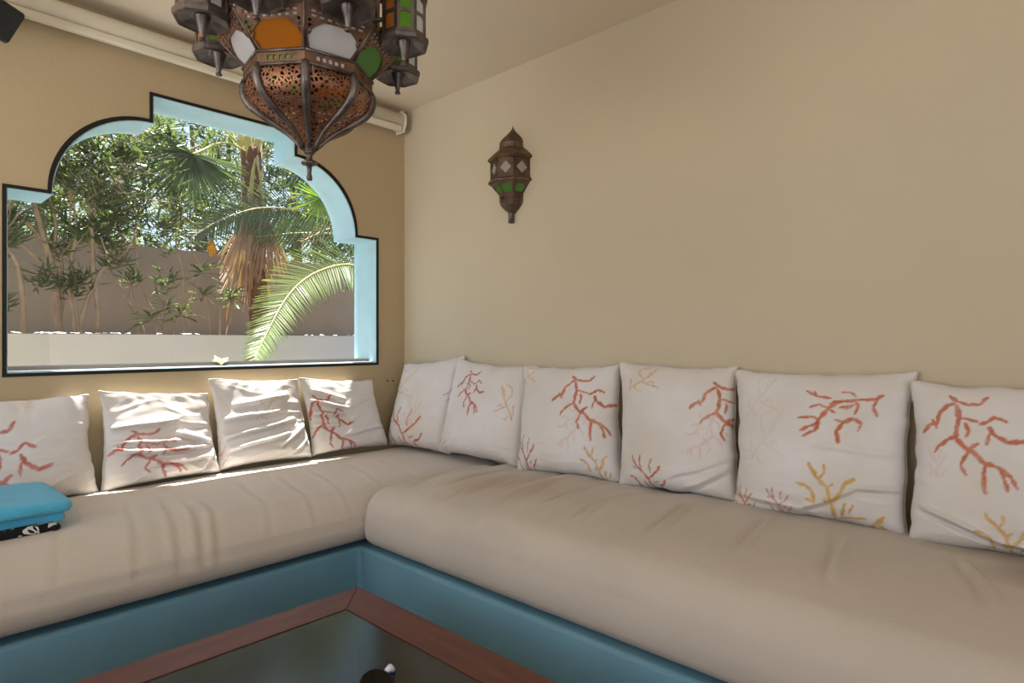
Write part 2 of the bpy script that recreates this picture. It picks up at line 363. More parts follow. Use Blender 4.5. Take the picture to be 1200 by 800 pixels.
SHRUB_STEMS={'shrub1': [(0.03, [(-1.327, 1.95, 1.0), (-1.327, 1.95, 1.243), (-1.339, 1.95, 1.43), (-1.355, 1.95, 1.514), (-1.394, 1.95, 1.59), (-1.433, 1.95, 1.646)]), (0.014, [(-1.319, 1.95, 1.299), (-1.274, 1.95, 1.373), (-1.212, 1.95, 1.439)]), (0.014, [(-1.327, 1.95, 1.0), (-1.327, 1.95, 1.212), (-1.402, 1.95, 1.24), (-1.471, 1.95, 1.286)])], 'shrub2': [(0.045, [(-1.12, 2.1, 1.0), (-1.129, 2.1, 1.202), (-1.138, 2.1, 1.374), (-1.155, 2.1, 1.492), (-1.181, 2.1, 1.613), (-1.207, 2.1, 1.717), (-1.229, 2.1, 1.82), (-1.25, 2.1, 1.907), (-1.267, 2.1, 2.026), (-1.292, 2.1, 2.205)]), (0.032, [(-1.173, 2.1, 1.469), (-1.229, 2.1, 1.555), (-1.3, 2.1, 1.637), (-1.394, 2.1, 1.709)]), (0.026, [(-1.207, 2.1, 1.669), (-1.258, 2.1, 1.747), (-1.313, 2.1, 1.798), (-1.394, 2.1, 1.827)]), (0.025, [(-1.12, 2.1, 1.0), (-1.12, 2.1, 1.186), (-1.106, 2.1, 1.295), (-1.111, 2.1, 1.43), (-1.106, 2.1, 1.528), (-1.12, 2.1, 1.647)]), (0.02, [(-1.164, 2.1, 1.588), (-1.138, 2.1, 1.753), (-1.155, 2.1, 1.885), (-1.19, 2.1, 2.04), (-1.181, 2.1, 2.23)])], 'shrub3': [(0.024, [(-1.049, 2.05, 1.0), (-1.058, 2.05, 1.202), (-1.076, 2.05, 1.348), (-1.089, 2.05, 1.418), (-1.067, 2.05, 1.593), (-1.04, 2.05, 1.76), (-1.058, 2.05, 1.92), (-1.094, 2.05, 2.131)]), (0.022, [(-1.035, 2.05, 1.0), (-1.035, 2.05, 1.132), (-1.049, 2.05, 1.268), (-1.067, 2.05, 1.403)]), (0.03, [(-1.017, 2.05, 1.0), (-1.017, 2.05, 1.171), (-1.012, 2.05, 1.204), (-0.989, 2.05, 1.298), (-0.956, 2.05, 1.394), (-0.914, 2.05, 1.497), (-0.89, 2.05, 1.532), (-0.812, 2.05, 1.59)]), (0.018, [(-0.975, 2.05, 1.37), (-0.994, 2.05, 1.424), (-1.026, 2.05, 1.444)]), (0.03, [(-0.928, 2.05, 1.0), (-0.928, 2.05, 1.139), (-0.923, 2.05, 1.206), (-0.938, 2.05, 1.384), (-0.952, 2.05, 1.483), (-0.952, 2.05, 1.632), (-0.961, 2.05, 1.814), (-0.975, 2.05, 1.934), (-0.966, 2.05, 2.156), (-0.947, 2.05, 2.382)]), (0.016, [(-0.961, 2.05, 1.814), (-0.938, 2.05, 1.912), (-0.947, 2.05, 2.021), (-0.909, 2.05, 2.252)])], 'shrub4': [(0.02, [(-0.588, 2.3, 1.0), (-0.588, 2.3, 1.124), (-0.631, 2.3, 1.233), (-0.696, 2.3, 1.352), (-0.748, 2.3, 1.469), (-0.81, 2.3, 1.572), (-0.83, 2.3, 1.67), (-0.85, 2.3, 1.815)]), (0.014, [(-0.62, 2.3, 1.0), (-0.62, 2.3, 1.221), (-0.642, 2.3, 1.355), (-0.664, 2.3, 1.475), (-0.685, 2.3, 1.595), (-0.701, 2.3, 1.744), (-0.738, 2.3, 1.83), (-0.8, 2.3, 1.911)]), (0.014, [(-0.685, 2.3, 1.365), (-0.669, 2.3, 1.444), (-0.658, 2.3, 1.506)]), (0.02, [(-0.464, 2.3, 1.0), (-0.464, 2.3, 1.144), (-0.521, 2.3, 1.268), (-0.566, 2.3, 1.359), (-0.604, 2.3, 1.479), (-0.631, 2.3, 1.661), (-0.642, 2.3, 1.843), (-0.588, 2.3, 2.157), (-0.566, 2.3, 2.408)]), (0.012, [(-0.566, 2.3, 1.359), (-0.493, 2.3, 1.425), (-0.43, 2.3, 1.479)]), (0.02, [(-0.377, 2.3, 1.0), (-0.377, 2.3, 1.209), (-0.348, 2.3, 1.338), (-0.324, 2.3, 1.467), (-0.336, 2.3, 1.627), (-0.372, 2.3, 1.814), (-0.348, 2.3, 2.073)])]}
ROSETTE_STEMS={'rosette1': [[(0.084, 2.5, 1.0), (0.084, 2.5, 1.134), (0.119, 2.5, 1.248), (0.119, 2.5, 1.389)], [(0.03, 2.5, 1.0), (0.03, 2.5, 1.134), (0.03, 2.5, 1.329), (0.023, 2.5, 1.467), (0.112, 2.5, 1.438)], [(0.098, 2.5, 1.416), (0.098, 2.5, 1.578), (0.057, 2.5, 1.679), (-0.004, 2.5, 1.799), (-0.038, 2.5, 1.912)]], 'rosette2': [[(-0.108, 2.35, 1.0), (-0.108, 2.35, 1.103), (-0.121, 2.35, 1.25), (-0.146, 2.35, 1.382), (-0.159, 2.35, 1.415)], [(-0.301, 2.35, 1.0), (-0.301, 2.35, 1.115), (-0.258, 2.35, 1.311), (-0.196, 2.35, 1.545), (-0.171, 2.35, 1.593)], [(-0.171, 2.35, 1.593), (-0.221, 2.35, 1.707), (-0.258, 2.35, 1.834)]], 'rosette3': [[(-0.558, 2.0, 1.0), (-0.547, 2.0, 1.18), (-0.526, 2.0, 1.299)], [(-0.504, 2.0, 1.0), (-0.471, 2.0, 1.194), (-0.437, 2.0, 1.255)], [(-0.579, 2.0, 1.0), (-0.601, 2.0, 1.167), (-0.622, 2.0, 1.213)]]}
FROND={'near': [(1.004, 1.55, 1.579), (0.648, 1.5, 1.641), (0.429, 1.42, 1.609), (0.212, 1.34, 1.528), (0.036, 1.25, 1.421), (-0.111, 1.15, 1.294), (-0.233, 1.05, 1.157), (-0.326, 0.98, 1.04), (-0.4, 0.92, 0.939)], 'dead': [(1.42, 2.2, 2.166), (1.095, 2.2, 2.113), (0.836, 2.2, 2.04), (0.571, 2.2, 1.889)], 'mid': [(1.187, 2.0, 2.008), (0.883, 2.0, 2.065), (0.571, 2.0, 2.099), (0.32, 2.0, 2.109), (0.113, 2.0, 2.076), (-0.063, 2.0, 2.003), (-0.217, 2.0, 1.912), (-0.358, 2.0, 1.8)]}
SPOT={'fan_hub': (-0.376, 1.95, 2.372), 'crown': (0.393, 2.75, 2.715), 'skirt': (0.358, 2.62, 2.147), 'skirt_bottom': (0.364, 2.6, 1.531), 'trunk_bottom': (0.47, 2.75, 1.111), 'smallfan': (0.477, 1.7, 2.162), 'flower': (-0.85, 1.9, 2.08), 'sillflower': (-0.931, 0.08, 0.946), 'eye': (-1.287, -1.6, 0.36), 'towel_c': (-1.675, -0.397, 0.55), 'towel_r': (-1.595, -0.533, 0.53), 'towel_top': (-1.575, -0.225, 0.58), 'towel_f': (-1.686, -0.613, 0.52), 'pink': (-0.89, 1.95, 1.69), 'plug': (-0.11, 0.0, 0.845), 'plug2': (-0.072, 0.0, 0.843)}
# ------------------------------------------------------------------ built-in bench, mattresses
m_ = MB()
outl = [(-2.95, -0.001), (-2.95, -0.785), (-0.788, -0.785), (-0.788, -3.9), (-0.001, -3.9), (-0.001, -0.001)]
v, f = plate(outl, [], 0.322)
bench = MB().add([(x, y, z+0.0) for x, y, z in v], f).build('bench_base', M['bench'])
tag(bench, 'low L-shaped masonry bench painted blue under both seat mattresses', 'bench')
mod = bench.modifiers.new('bevel', 'BEVEL'); mod.width = 0.012; mod.segments = 3; mod.limit_method = 'ANGLE'

def cloth_material(name, col, attr=None, var=0.04, weave=420, bump=0.25, col2=None, vs=3.0):
    m = material(name, col, 0.92, var=var, var_scale=vs, spec=0.12, sheen=0.15, color2=col2)
    nt = m.node_tree; n = nt.nodes; L = nt.links; p = n['Principled BSDF']
    tc = [x for x in n if x.type == 'TEX_COORD'][0]
    mp1 = n.new('ShaderNodeMapping'); mp1.inputs['Scale'].default_value = (1, 1, 0.25)
    mp2 = n.new('ShaderNodeMapping'); mp2.inputs['Scale'].default_value = (0.25, 0.25, 1)
    add = n.new('ShaderNodeMath'); add.operation = 'ADD'
    for k, mp in enumerate((mp1, mp2)):
        L.new(tc.outputs['Object'], mp.inputs[0])
        t = n.new('ShaderNodeTexNoise'); t.inputs['Scale'].default_value = weave; t.inputs['Detail'].default_value = 2
        L.new(mp.outputs[0], t.inputs['Vector']); L.new(t.outputs['Fac'], add.inputs[k])
    b = n.new('ShaderNodeBump'); b.inputs['Strength'].default_value = bump; b.inputs['Distance'].default_value = 0.0015
    L.new(add.outputs[0], b.inputs['Height']); L.new(b.outputs[0], p.inputs['Normal'])
    if attr:
        src = p.inputs['Base Color'].links[0].from_socket
        at = n.new('ShaderNodeAttribute'); at.attribute_name = attr
        mx = n.new('ShaderNodeMix'); mx.data_type = 'RGBA'
        L.new(at.outputs['Alpha'], mx.inputs['Factor']); L.new(src, mx.inputs[6]); L.new(at.outputs['Color'], mx.inputs[7])
        L.new(mx.outputs[2], p.inputs['Base Color'])
    return m
M['mattress'] = cloth_material('natural linen', lin(206, 195, 182), var=0.07, weave=300, bump=0.35)
M['mattress_b'] = cloth_material('stained natural linen', lin(206, 195, 182), var=0.07, weave=300, bump=0.35)
def stain(m, spots):
    nt = m.node_tree; n = nt.nodes; L = nt.links; p = n['Principled BSDF']
    tc = [x for x in n if x.type == 'TEX_COORD'][0]
    for (x, y, z), (sx, sy), col, st in spots:
        mp = n.new('ShaderNodeMapping'); mp.vector_type = 'POINT'
        mp.inputs['Location'].default_value = (-x/sx, -y/sy, -z/0.2); mp.inputs['Scale'].default_value = (1/sx, 1/sy, 1/0.2)
        L.new(tc.outputs['Object'], mp.inputs[0])
        nz = n.new('ShaderNodeTexNoise'); nz.inputs['Scale'].default_value = 1.6; nz.inputs['Detail'].default_value = 4; L.new(mp.outputs[0], nz.inputs['Vector'])
        ad = n.new('ShaderNodeMix'); ad.data_type = 'VECTOR'; ad.inputs['Factor'].default_value = 0.4
        L.new(mp.outputs[0], ad.inputs[4]); L.new(nz.outputs['Color'], ad.inputs[5])
        g = n.new('ShaderNodeTexGradient'); g.gradient_type = 'SPHERICAL'; L.new(ad.outputs[1], g.inputs[0])
        ml = n.new('ShaderNodeMath'); ml.operation = 'MULTIPLY'; ml.inputs[1].default_value = st; ml.use_clamp = True; L.new(g.outputs['Fac'], ml.inputs[0])
        src = p.inputs['Base Color'].links[0].from_socket
        mx = n.new('ShaderNodeMix'); mx.data_type = 'RGBA'; L.new(ml.outputs[0], mx.inputs['Factor']); L.new(src, mx.inputs[6]); mx.inputs[7].default_value = col
        L.new(mx.outputs[2], p.inputs['Base Color'])
stain(M['mattress_b'], [((-.25, -2.63, .54), (.10, .13), lin(128, 106, 82), 1.1), ((-.16, -2.50, .54), (.05, .16), lin(160, 138, 112), 0.8), ((-.42, -1.15, .54), (.12, .22), lin(186, 166, 134), 0.7)])
M['cushion'] = cloth_material('white cotton print', lin(232, 228, 230), attr='Print', col2=lin(220, 212, 202), vs=5.0)

def mattress(name, lo, hi, r, step, wrinkle, bulge, crown, seam_z, front, mat):
    """rounded soft box; wrinkle(x,y,z,n)->displacement; front 'y' or 'x' is the seat side that bulges"""
    lo = np.array(lo); hi = np.array(hi); V = []; F = []; off = 0
    for ax in range(3):
        a, b = [(1, 2), (2, 0), (0, 1)][ax]
        na = max(6, int((hi[a]-lo[a])/step)); nb = max(6, int((hi[b]-lo[b])/step))
        for s in (0, 1):
            A, B = np.meshgrid(np.linspace(lo[a], hi[a], na+1), np.linspace(lo[b], hi[b], nb+1), indexing='ij')
            P = np.zeros(A.shape+(3,)); P[..., a] = A; P[..., b] = B; P[..., ax] = hi[ax] if s else lo[ax]
            V.append(P.reshape(-1, 3)); F += grid_faces(na+1, nb+1, off, flip=not s); off += P.reshape(-1, 3).shape[0]
    P = np.concatenate(V)
    il, ih = lo+r, hi-r
    il[2] = lo[2]+min(r[2], 0.04); 
    Q = np.clip(P, il, ih); D = P-Q
    rr = np.where(D > 0, hi-ih, il-lo)
    D = D/np.maximum(rr, 1e-6); ln = np.linalg.norm(D, axis=1, keepdims=True); mxn = np.max(np.abs(D), axis=1, keepdims=True)
    Dn = np.where(ln > 1e-6, D/np.maximum(ln, 1e-6)*np.minimum(mxn, 1), D)
    P2 = Q + Dn*rr
    nrm = np.where(ln > 1e-6, D/np.maximum(ln, 1e-6), 0); nrm /= np.maximum(np.linalg.norm(nrm, axis=1, keepdims=True), 1e-6)
    x, y, z = P2.T
    t = (z-lo[2])/(hi[2]-lo[2])
    c = 1-((x-(lo[0]+hi[0])/2)/((hi[0]-lo[0])/2))**4; d = 1-((y-(lo[1]+hi[1])/2)/((hi[1]-lo[1])/2))**4
    P2[:, 2] += crown*np.clip(c, 0, 1)*np.clip(d, 0, 1)*np.clip(t, 0, 1)
    k = 1 if front == 'y' else 0
    fr = np.clip((P2[:, k]-ih[k])/(lo[k]-ih[k]), 0, 1)**3
    P2[:, k] -= bulge*np.sin(PI*np.clip(t, 0, 1)**0.8)*fr
    sd = 1.5*np.exp(-((z-seam_z)/0.009)**2)*(t < 0.95)*(np.abs(nrm[:, 2]) < 0.6)
    disp = wrinkle(x, y, z, nrm)*np.clip(t*4, 0, 1) - 0.004*sd
    P2 = P2+nrm*disp[:, None]
    me = mesh_from(name, P2.tolist(), F, True)
    bm = bmesh.new(); bm.from_mesh(me); bmesh.ops.remove_doubles(bm, verts=bm.verts, dist=0.0004)
    bmesh.ops.recalc_face_normals(bm, faces=bm.faces); bm.to_mesh(me); bm.free()
    me.polygons.foreach_set('use_smooth', [True]*len(me.polygons))
    return link(name, me, mat)

def wr_a(x, y, z, n):
    s = x - 0.2*y                                  # folds run from the wall to the front edge
    top = np.clip(n[:, 2], 0, 1)
    w = 0.0016*ridged(s*6.0, y*0.8, z*0.8, 2)*np.clip(-y/0.5, 0.2, 1)
    w = w + 0.0016*vnoise(s*14, y*2.6, z*3, 2) + 0.005*vnoise(x*2.2, y*1.6, 0.5, 2)*top
    w = w + 0.0028*ridged(x*19, z*2.0, 4.0, 2)*np.clip((0.42-z)/0.06, 0, 1)*(vnoise(x*3, 0*y, 2.2, 1) > -0.1)
    for x0, am, yl in ((-1.50, .003, -.3), (-1.40, .004, -.35), (-1.335, .0055, -.45), (-1.285, .0045, -.5), (-1.12, .002, -.2), (-0.97, .002, -.15), (-0.83, .0024, -.2), (-0.66, .002, -.2), (-0.5, .0018, -.2), (-1.68, .002, -.3)):
        q = x - (x0 + 0.2*(y+0.75) + 0.012*vnoise(y*6, x0*5, 0.3, 1))
        w = w + 1.5*am*(np.exp(-(q/0.008)**2) - 0.6*np.exp(-((q-0.017)/0.012)**2))*np.clip((yl-y)/0.2, 0, 1)*np.clip((z-0.36)/0.1, 0, 1)
    return w
def wr_b(x, y, z, n):
    s = y - 0.15*x                                   # slanted drag folds
    top = np.clip(n[:, 2]+0.25, 0, 1)
    fade = np.clip((y+2.9)/1.4, 0.42, 1)
    w = 0.0055*ridged(s*7.5, x*0.9, 1.7, 2)*fade*top
    w = w + 0.002*vnoise(s*14, x*3, z*3, 2)*fade + 0.006*vnoise(x*2.4, y*1.7, 5.5, 2)*top
    for s0, am, x0, x1 in ((-0.80, .004, -.7, -.1), (-0.94, .003, -.66, -.2), (-1.07, .0045, -.72, -.25), (-1.14, .003, -.5, -.1), (-1.26, .0035, -.7, -.2), (-1.39, .003, -.6, -.12), (-1.54, .003, -.65, -.25), (-1.76, .003, -.65, -.2), (-1.98, .0022, -.6, -.2), (-2.19, .002, -.65, -.25), (-2.44, .002, -.6, -.2)):
        q = s - (s0 + 0.03*vnoise(x*4, s0*9, 0.3, 1))
        w = w + 1.9*am*(np.exp(-(q/0.009)**2) - 0.8*np.exp(-((q-0.02)/0.012)**2))*np.clip((x-x0)/0.12, 0, 1)*np.clip((x1-x)/0.12, 0, 1)*top
    return w*2.2
mat_a = mattress('seat_mattress', (-2.95, -0.772, 0.324), (-0.004, -0.006, 0.505), np.array([0.03, 0.10, 0.10]), 0.012, wr_a, 0.045, 0.016, 0.418, 'y', M['mattress'])
tag(mat_a, 'long beige linen seat mattress on the bench below the window', 'mattress')
mat_b = mattress('seat_mattress', (-0.775, -3.88, 0.324), (-0.012, -0.800, 0.516), np.array([0.062, 0.06, 0.058]), 0.008, wr_b, 0.03, 0.03, 0.30, 'x', M['mattress_b'])
tag(mat_b, 'beige linen seat mattress on the right bench below the plain wall', 'mattress')

# ------------------------------------------------------------------ scatter cushions with coral print
PRINT = {'orange': lin(198, 112, 80), 'red': lin(188, 98, 84), 'rose': lin(196, 114, 106), 'yellow': lin(226, 196, 130),
         'gold': lin(214, 172, 92), 'tan': lin(212, 180, 130), 'pink': lin(222, 160, 148)}

def print_layer(U, Vv, w, h, prints, seed):
    col = np.zeros(U.shape+(4,)); col[..., :3] = PRINT['orange'][:3]
    for pi, (motif, u0, v0, u1, v1, cname, strength) in enumerate(prints):
        sc = (abs(u1-u0)*w+abs(v1-v0)*h)/2
        best = np.full(U.shape, 9.0)
        jit = vnoise(U*w*160, Vv*h*160, seed+pi, 2)*0.0016
        jx = vnoise(U*w*55, Vv*h*55, seed+pi+20.5, 2)*0.004; jy = vnoise(U*w*55, Vv*h*55, seed+pi+40.5, 2)*0.004
        X = U*w+jx; Y = Vv*h+jy
        for pl in MOTIF[motif]:
            pts, wd = pl[:-1], pl[-1]
            rad = 0.0205*sc*wd+0.0013
            for k in range(len(pts)-1):
                (a, b), (c, d) = pts[k], pts[k+1]
                ax, ay = (u0+(u1-u0)*a)*w, (v1+(v0-v1)*b)*h
                cx, cy = (u0+(u1-u0)*c)*w, (v1+(v0-v1)*d)*h
                dx, dy = cx-ax, cy-ay; L2 = dx*dx+dy*dy+1e-12
                t = np.clip(((X-ax)*dx+(Y-ay)*dy)/L2, 0, 1)
                dist = np.hypot(X-ax-t*dx, Y-ay-t*dy) - rad*(1-0.35*np.abs(2*t-1))
                best = np.minimum(best, dist)
        mask = np.clip(0.5-(best+jit)/0.0026, 0, 1)
        worn = np.clip(0.92+0.3*vnoise(U*w*70, Vv*h*70, seed+7.7+pi, 2), 0, 1)
        a = mask*worn*strength
        c3 = np.array(PRINT[cname][:3])[None, None, :]*(1+0.14*vnoise(U*w*40, Vv*h*40, seed+3.1, 1)[..., None])
        keep = a > col[..., 3]
        col[..., :3] = np.where(keep[..., None], c3, col[..., :3]); col[..., 3] = np.where(keep, a, col[..., 3])
    return col

def cushion(key, label, T=0.07, crumple=0.003, folds=(), seed=0, n=130, group=None, pinch=0.062, flat=0.5, sag=0.22, low=4.0):
    corners, prints = CUSHION[key]
    BL, BR, TR, TL = [np.array(c) for c in corners]
    t = np.linspace(-1, 1, n); u1 = t*(1.22-0.22*t*t)
    U, W = np.meshgrid(u1, u1, indexing='ij')
    X = U*(1-pinch*(1-W**2)*np.abs(U)**3 ); Y = W*(1-pinch*(1-U**2)*np.abs(W)**3)
    X = X + 0.010*vnoise(W*3.5, U*0.4, seed+1.5, 3)*np.abs(U)**4/0.22*1.0; Y = Y + 0.010*vnoise(U*3.5, W*0.4, seed+2.5, 3)*np.abs(W)**4/0.22
    a = (X+1)/2; b = (Y+1)/2
    P = (BL[None, None]*((1-a)*(1-b))[..., None] + BR*(a*(1-b))[..., None] + TR*(a*b)[..., None] + TL*((1-a)*b)[..., None])
    ew = (BR-BL+TR-TL)/2; eh = (TL-BL+TR-BR)/2
    w, h = np.linalg.norm(ew), np.linalg.norm(eh)
    N = np.cross(ew, eh); N /= np.linalg.norm(N)
    f = ((1-np.abs(U)**2.8)*(1-np.abs(W)**np.where(W < 0, low, 2.8)))
    H_ = T*np.clip(f, 0, 1)**flat*(1-sag*W)
    edge = np.clip(f*2.2, 0, 1)
    um, vm = U*w/2, W*h/2
    wr = crumple*ridged(um*7+seed, vm*24+1.2*vnoise(um*6, vm*6, seed, 1), seed+.3, 2)*np.clip(0.75-0.45*W, 0.2, 1.3)
    wr = wr + crumple*0.9*vnoise(um*12, vm*14, seed+8.8, 2) + crumple*0.35*ridged(um*12+2*vnoise(um*5, vm*5, seed, 1), vm*46, seed+2.2, 1)*np.clip(0.6-W, 0, 1)
    gath = 0.003*np.sin((um*95+4*vnoise(um*9, vm*9, seed+.9, 1)))*np.exp(-((1-np.abs(W))/0.16)) + 0.003*np.sin((vm*95+4*vnoise(um*9, vm*9, seed+4.9, 1)))*np.exp(-((1-np.abs(U))/0.16))
    wr = wr + gath
    ua, va = (U+1)/2, (W+1)/2
    for (fu0, fv0, fu1, fv1, wd, am) in folds:
        dx, dy = (fu1-fu0)*w, (fv1-fv0)*h; L2 = dx*dx+dy*dy
        px, py = (ua-fu0)*w, (va-fv0)*h
        tt = (px*dx+py*dy)/L2; sd = (px*dy-py*dx)/math.sqrt(L2) + 0.006*vnoise(um*9, vm*9, seed+5.5, 2)
        env = np.clip(np.minimum(tt, 1-tt)*5+0.35, 0, 1)*(tt > -0.07)*(tt < 1.07)
        wd = wd*0.75
        wr = wr + 1.9*am*env*(np.exp(-(sd/wd)**2) - 0.75*np.exp(-((sd-1.7*wd)/(wd*0.9))**2))
    front = P + N*(H_ + wr*edge)[..., None]
    back = P - N*(H_*0.82)[..., None]
    V = np.concatenate([front.reshape(-1, 3), back.reshape(-1, 3)])
    F = grid_faces(n, n) + grid_faces(n, n, n*n, flip=True)
    col = print_layer(ua, va, w, h, prints, seed)
    allc = np.zeros((n*n*2, 4)); allc[:n*n] = col.reshape(-1, 4)
    me = mesh_from('cushion', V.tolist(), F, True)
    at = me.attributes.new('Print', 'FLOAT_COLOR', 'POINT')
    at.data.foreach_set('color', allc.reshape(-1).astype(np.float32))
    bm = bmesh.new(); bm.from_mesh(me)
    border = [v for v in bm.verts if v.index < n*n and (v.index//n in (0, n-1) or v.index % n in (0, n-1))]
    border += [bm.verts[i] for i in []] if False else []
    bm.verts.ensure_lookup_table()
    bb = [bm.verts[i+n*n] for i in range(n*n) if (i//n in (0, n-1) or i % n in (0, n-1))]
    bmesh.ops.remove_doubles(bm, verts=border+bb, dist=0.0002)
    bm.to_mesh(me); bm.free()
    me.polygons.foreach_set('use_smooth', [True]*len(me.polygons))
    o = link('scatter_cushion', me, M['cushion'])
    tag(o, label, 'cushion', group)
    # stitched seam round the rim, a part of its own
    ring = [front[i, 0] for i in range(0, n, 3)] + [front[n-1, j] for j in range(0, n, 3)] + [front[i, n-1] for i in range(n-1, 0, -3)] + [front[0, j] for j in range(n-1, 0, -3)]
    sm = MB(); sm.tube(ring+[ring[0]], 0.0022, 5, caps=False)
    sm.build('seam', M['cushion_seam'], o, True)
    return o
M['cushion_seam'] = cloth_material('seam cotton', lin(216, 208, 204), var=0.03)
GA, GB = 'cushions leaning below the window', 'cushions leaning along the right wall'
cushion('A1', 'white cushion with rose coral print leaning behind the folded blue towel', T=0.046, crumple=0.003, seed=1, sag=.5, low=8.0, group=GA)
cushion('A2', 'crumpled sunlit white cushion, rose coral across its middle, second from left under window', T=0.039, crumple=0.006, seed=2, group=GA, sag=.72, flat=.40, low=10.0,
        folds=[(0.05, .62, .62, .68, .010, .007), (.1, .47, .7, .44, .010, .008), (.15, .36, .95, .35, .011, .009), (.05, .42, .5, .30, .010, .007), (.6, .55, .98, .38, .012, .008), (.35, .24, .95, .22, .012, .008), (.75, .05, .98, .3, .014, .012)])
cushion('A3', 'crumpled sunlit white cushion with only a faint tan twig print, tallest under window', T=0.039, crumple=0.006, seed=3, group=GA, sag=.72, flat=.40, low=10.0,
        folds=[(.05, .55, .7, .62, .012, .008), (.03, .35, .8, .5, .011, .009), (.1, .22, .75, .34, .012, .008), (.6, .2, .98, .42, .012, .009), (.7, .08, .99, .28, .012, .009), (.2, .7, .8, .8, .014, .006)])
cushion('A4', 'white cushion half in sun with red coral, rightmost under the window', T=0.039, crumple=0.005, seed=4, group=GA, sag=.72, flat=.40, low=10.0,
        folds=[(.02, .72, .5, .6, .010, .007), (.02, .55, .45, .5, .009, .007), (.0, .40, .4, .36, .009, .006), (.1, .85, .5, .72, .012, .006), (.3, .22, .95, .3, .012, .004)])
cushion('B1', 'white cushion in the room corner, upright orange coral low on its front', crumple=0.003, seed=5, group=GB)
cushion('B2', 'white cushion with one small red coral at upper left and gold twig at right edge', crumple=0.0026, seed=6, group=GB, T=0.074)
cushion('B3', 'white cushion with large orange coral at upper right and small red coral at lower left', crumple=0.0026, seed=7, group=GB, T=0.072)
cushion('B4', 'white cushion with gold twig at upper left and orange coral cut by its right edge', crumple=0.0026, seed=8, group=GB, T=0.072,
        folds=[(.6, .03, .99, .25, .012, .006), (.5, .12, .95, .3, .01, .004)])
cushion('B5', 'wide white cushion with branching orange coral above bushy gold coral', crumple=0.0026, seed=9, n=160, group=GB, T=0.074,
        folds=[(.45, .06, .75, .25, .01, .006), (.75, .25, 1.0, .26, .010, .008), (.5, .5, .98, .47, .012, .003), (.0, .12, .45, .05, .012, .006)])
cushion('B6', 'white cushion cut by the right picture edge, large washed-out orange coral', crumple=0.0026, seed=10, n=160, group=GB, T=0.074,
        folds=[(.05, .24, .4, .08, .010, .010), (.4, .08, .9, .02, .010, .008)])
# ------------------------------------------------------------------ towel on dark printed cloth
M['towel'] = material('turquoise terry', lin(92, 202, 246), 0.95, var=0.12, var_scale=14, bump=0.7, bump_scale=330, spec=0.1, sheen=0.4)
def dark_print():
    m = material('black and white printed cloth', lin(30, 30, 34), 0.9, spec=0.2)
    nt = m.node_tree; n = nt.nodes; L = nt.links
    tc = [x for x in n if x.type == 'TEX_COORD'][0]
    vo = n.new('ShaderNodeTexNoise'); vo.inputs['Scale'].default_value = 26; vo.inputs['Detail'].default_value = 1; vo.inputs['Distortion'].default_value = 1.6
    L.new(tc.outputs['Object'], vo.inputs['Vector'])
    r = n.new('ShaderNodeValToRGB'); r.color_ramp.interpolation = 'CONSTANT'
    r.color_ramp.elements[0].color = lin(30, 30, 34); r.color_ramp.elements[1].position = 0.56; r.color_ramp.elements[1].color = lin(214, 212, 210)
    L.new(vo.outputs['Fac'], r.inputs[0]); L.new(r.outputs[0], n['Principled BSDF'].inputs['Base Color'])
    return m
M['dark_print'] = dark_print()

def slab(name, mat, lo, hi, r, step, disp, folds=()):
    """soft folded layer: rounded box with noise; used for each fold of the cloth"""
    lo, hi = np.array(lo, float), np.array(hi, float)
    V = []; F = []; off = 0
    for ax in range(3):
        a, b = [(1, 2), (2, 0), (0, 1)][ax]
        na = max(5, int((hi[a]-lo[a])/step)); nb = max(5, int((hi[b]-lo[b])/step))
        for s in (0, 1):
            A, B = np.meshgrid(np.linspace(lo[a], hi[a], na+1), np.linspace(lo[b], hi[b], nb+1), indexing='ij')
            P = np.zeros(A.shape+(3,)); P[..., a] = A; P[..., b] = B; P[..., ax] = hi[ax] if s else lo[ax]
            V.append(P.reshape(-1, 3)); F += grid_faces(na+1, nb+1, off, flip=not s); off += V[-1].shape[0]
    P = np.concatenate(V); r = np.array(r); Q = np.clip(P, lo+r, hi-r); D = (P-Q)/r
    ln = np.linalg.norm(D, axis=1, keepdims=True); mx = np.max(np.abs(D), axis=1, keepdims=True)
    P = Q + np.where(ln > 1e-6, D/np.maximum(ln, 1e-6)*np.minimum(mx, 1), D)*r
    P = disp(P, (P[:, 2:3]-lo[2])/(hi[2]-lo[2]))
    return V and (P.tolist(), F)
def towel_disp(seed, sag):
    def d(P, t):
        x, y = P[:, 0], P[:, 1]
        P = P.copy()
        P[:, 2] += (0.006*vnoise(x*7, y*9, seed, 2) + 0.0035*ridged(x*5+y*4, y*16, seed, 2) + sag*np.clip((x+1.75)/0.2, -1, 1))*t[:, 0]
        P[:, 0] += 0.006*vnoise(y*11, P[:, 2]*25, seed+3, 2); P[:, 1] += 0.008*vnoise(x*9, P[:, 2]*25, seed+6, 2)
        return P
    return d
MATTOP = 0.522
v, f = slab('dark_cloth', None, (-2.12, -0.575, MATTOP-0.001), (-1.62, -0.215, MATTOP+0.018), (0.02, 0.02, 0.011), 0.014, towel_disp(4.0, 0))
o = MB().add(v, f).build('dark_cloth', M['dark_print'], None, True)
tag(o, 'black and white patterned cloth sticking out under the turquoise towel', 'cloth')
tw = thing('folded_towel', 'folded turquoise terry towel lying on the left end of the seat mattress', 'towel', (-1.85, -0.39, 0.54))
v, f = slab('fold', None, (-2.14, -0.548, MATTOP+0.013), (-1.60, -0.205, MATTOP+0.047), (0.02, 0.02, 0.016), 0.012, towel_disp(1.0, -0.004))
MB().add(v, f).build('lower_fold', M['towel'], tw, True)
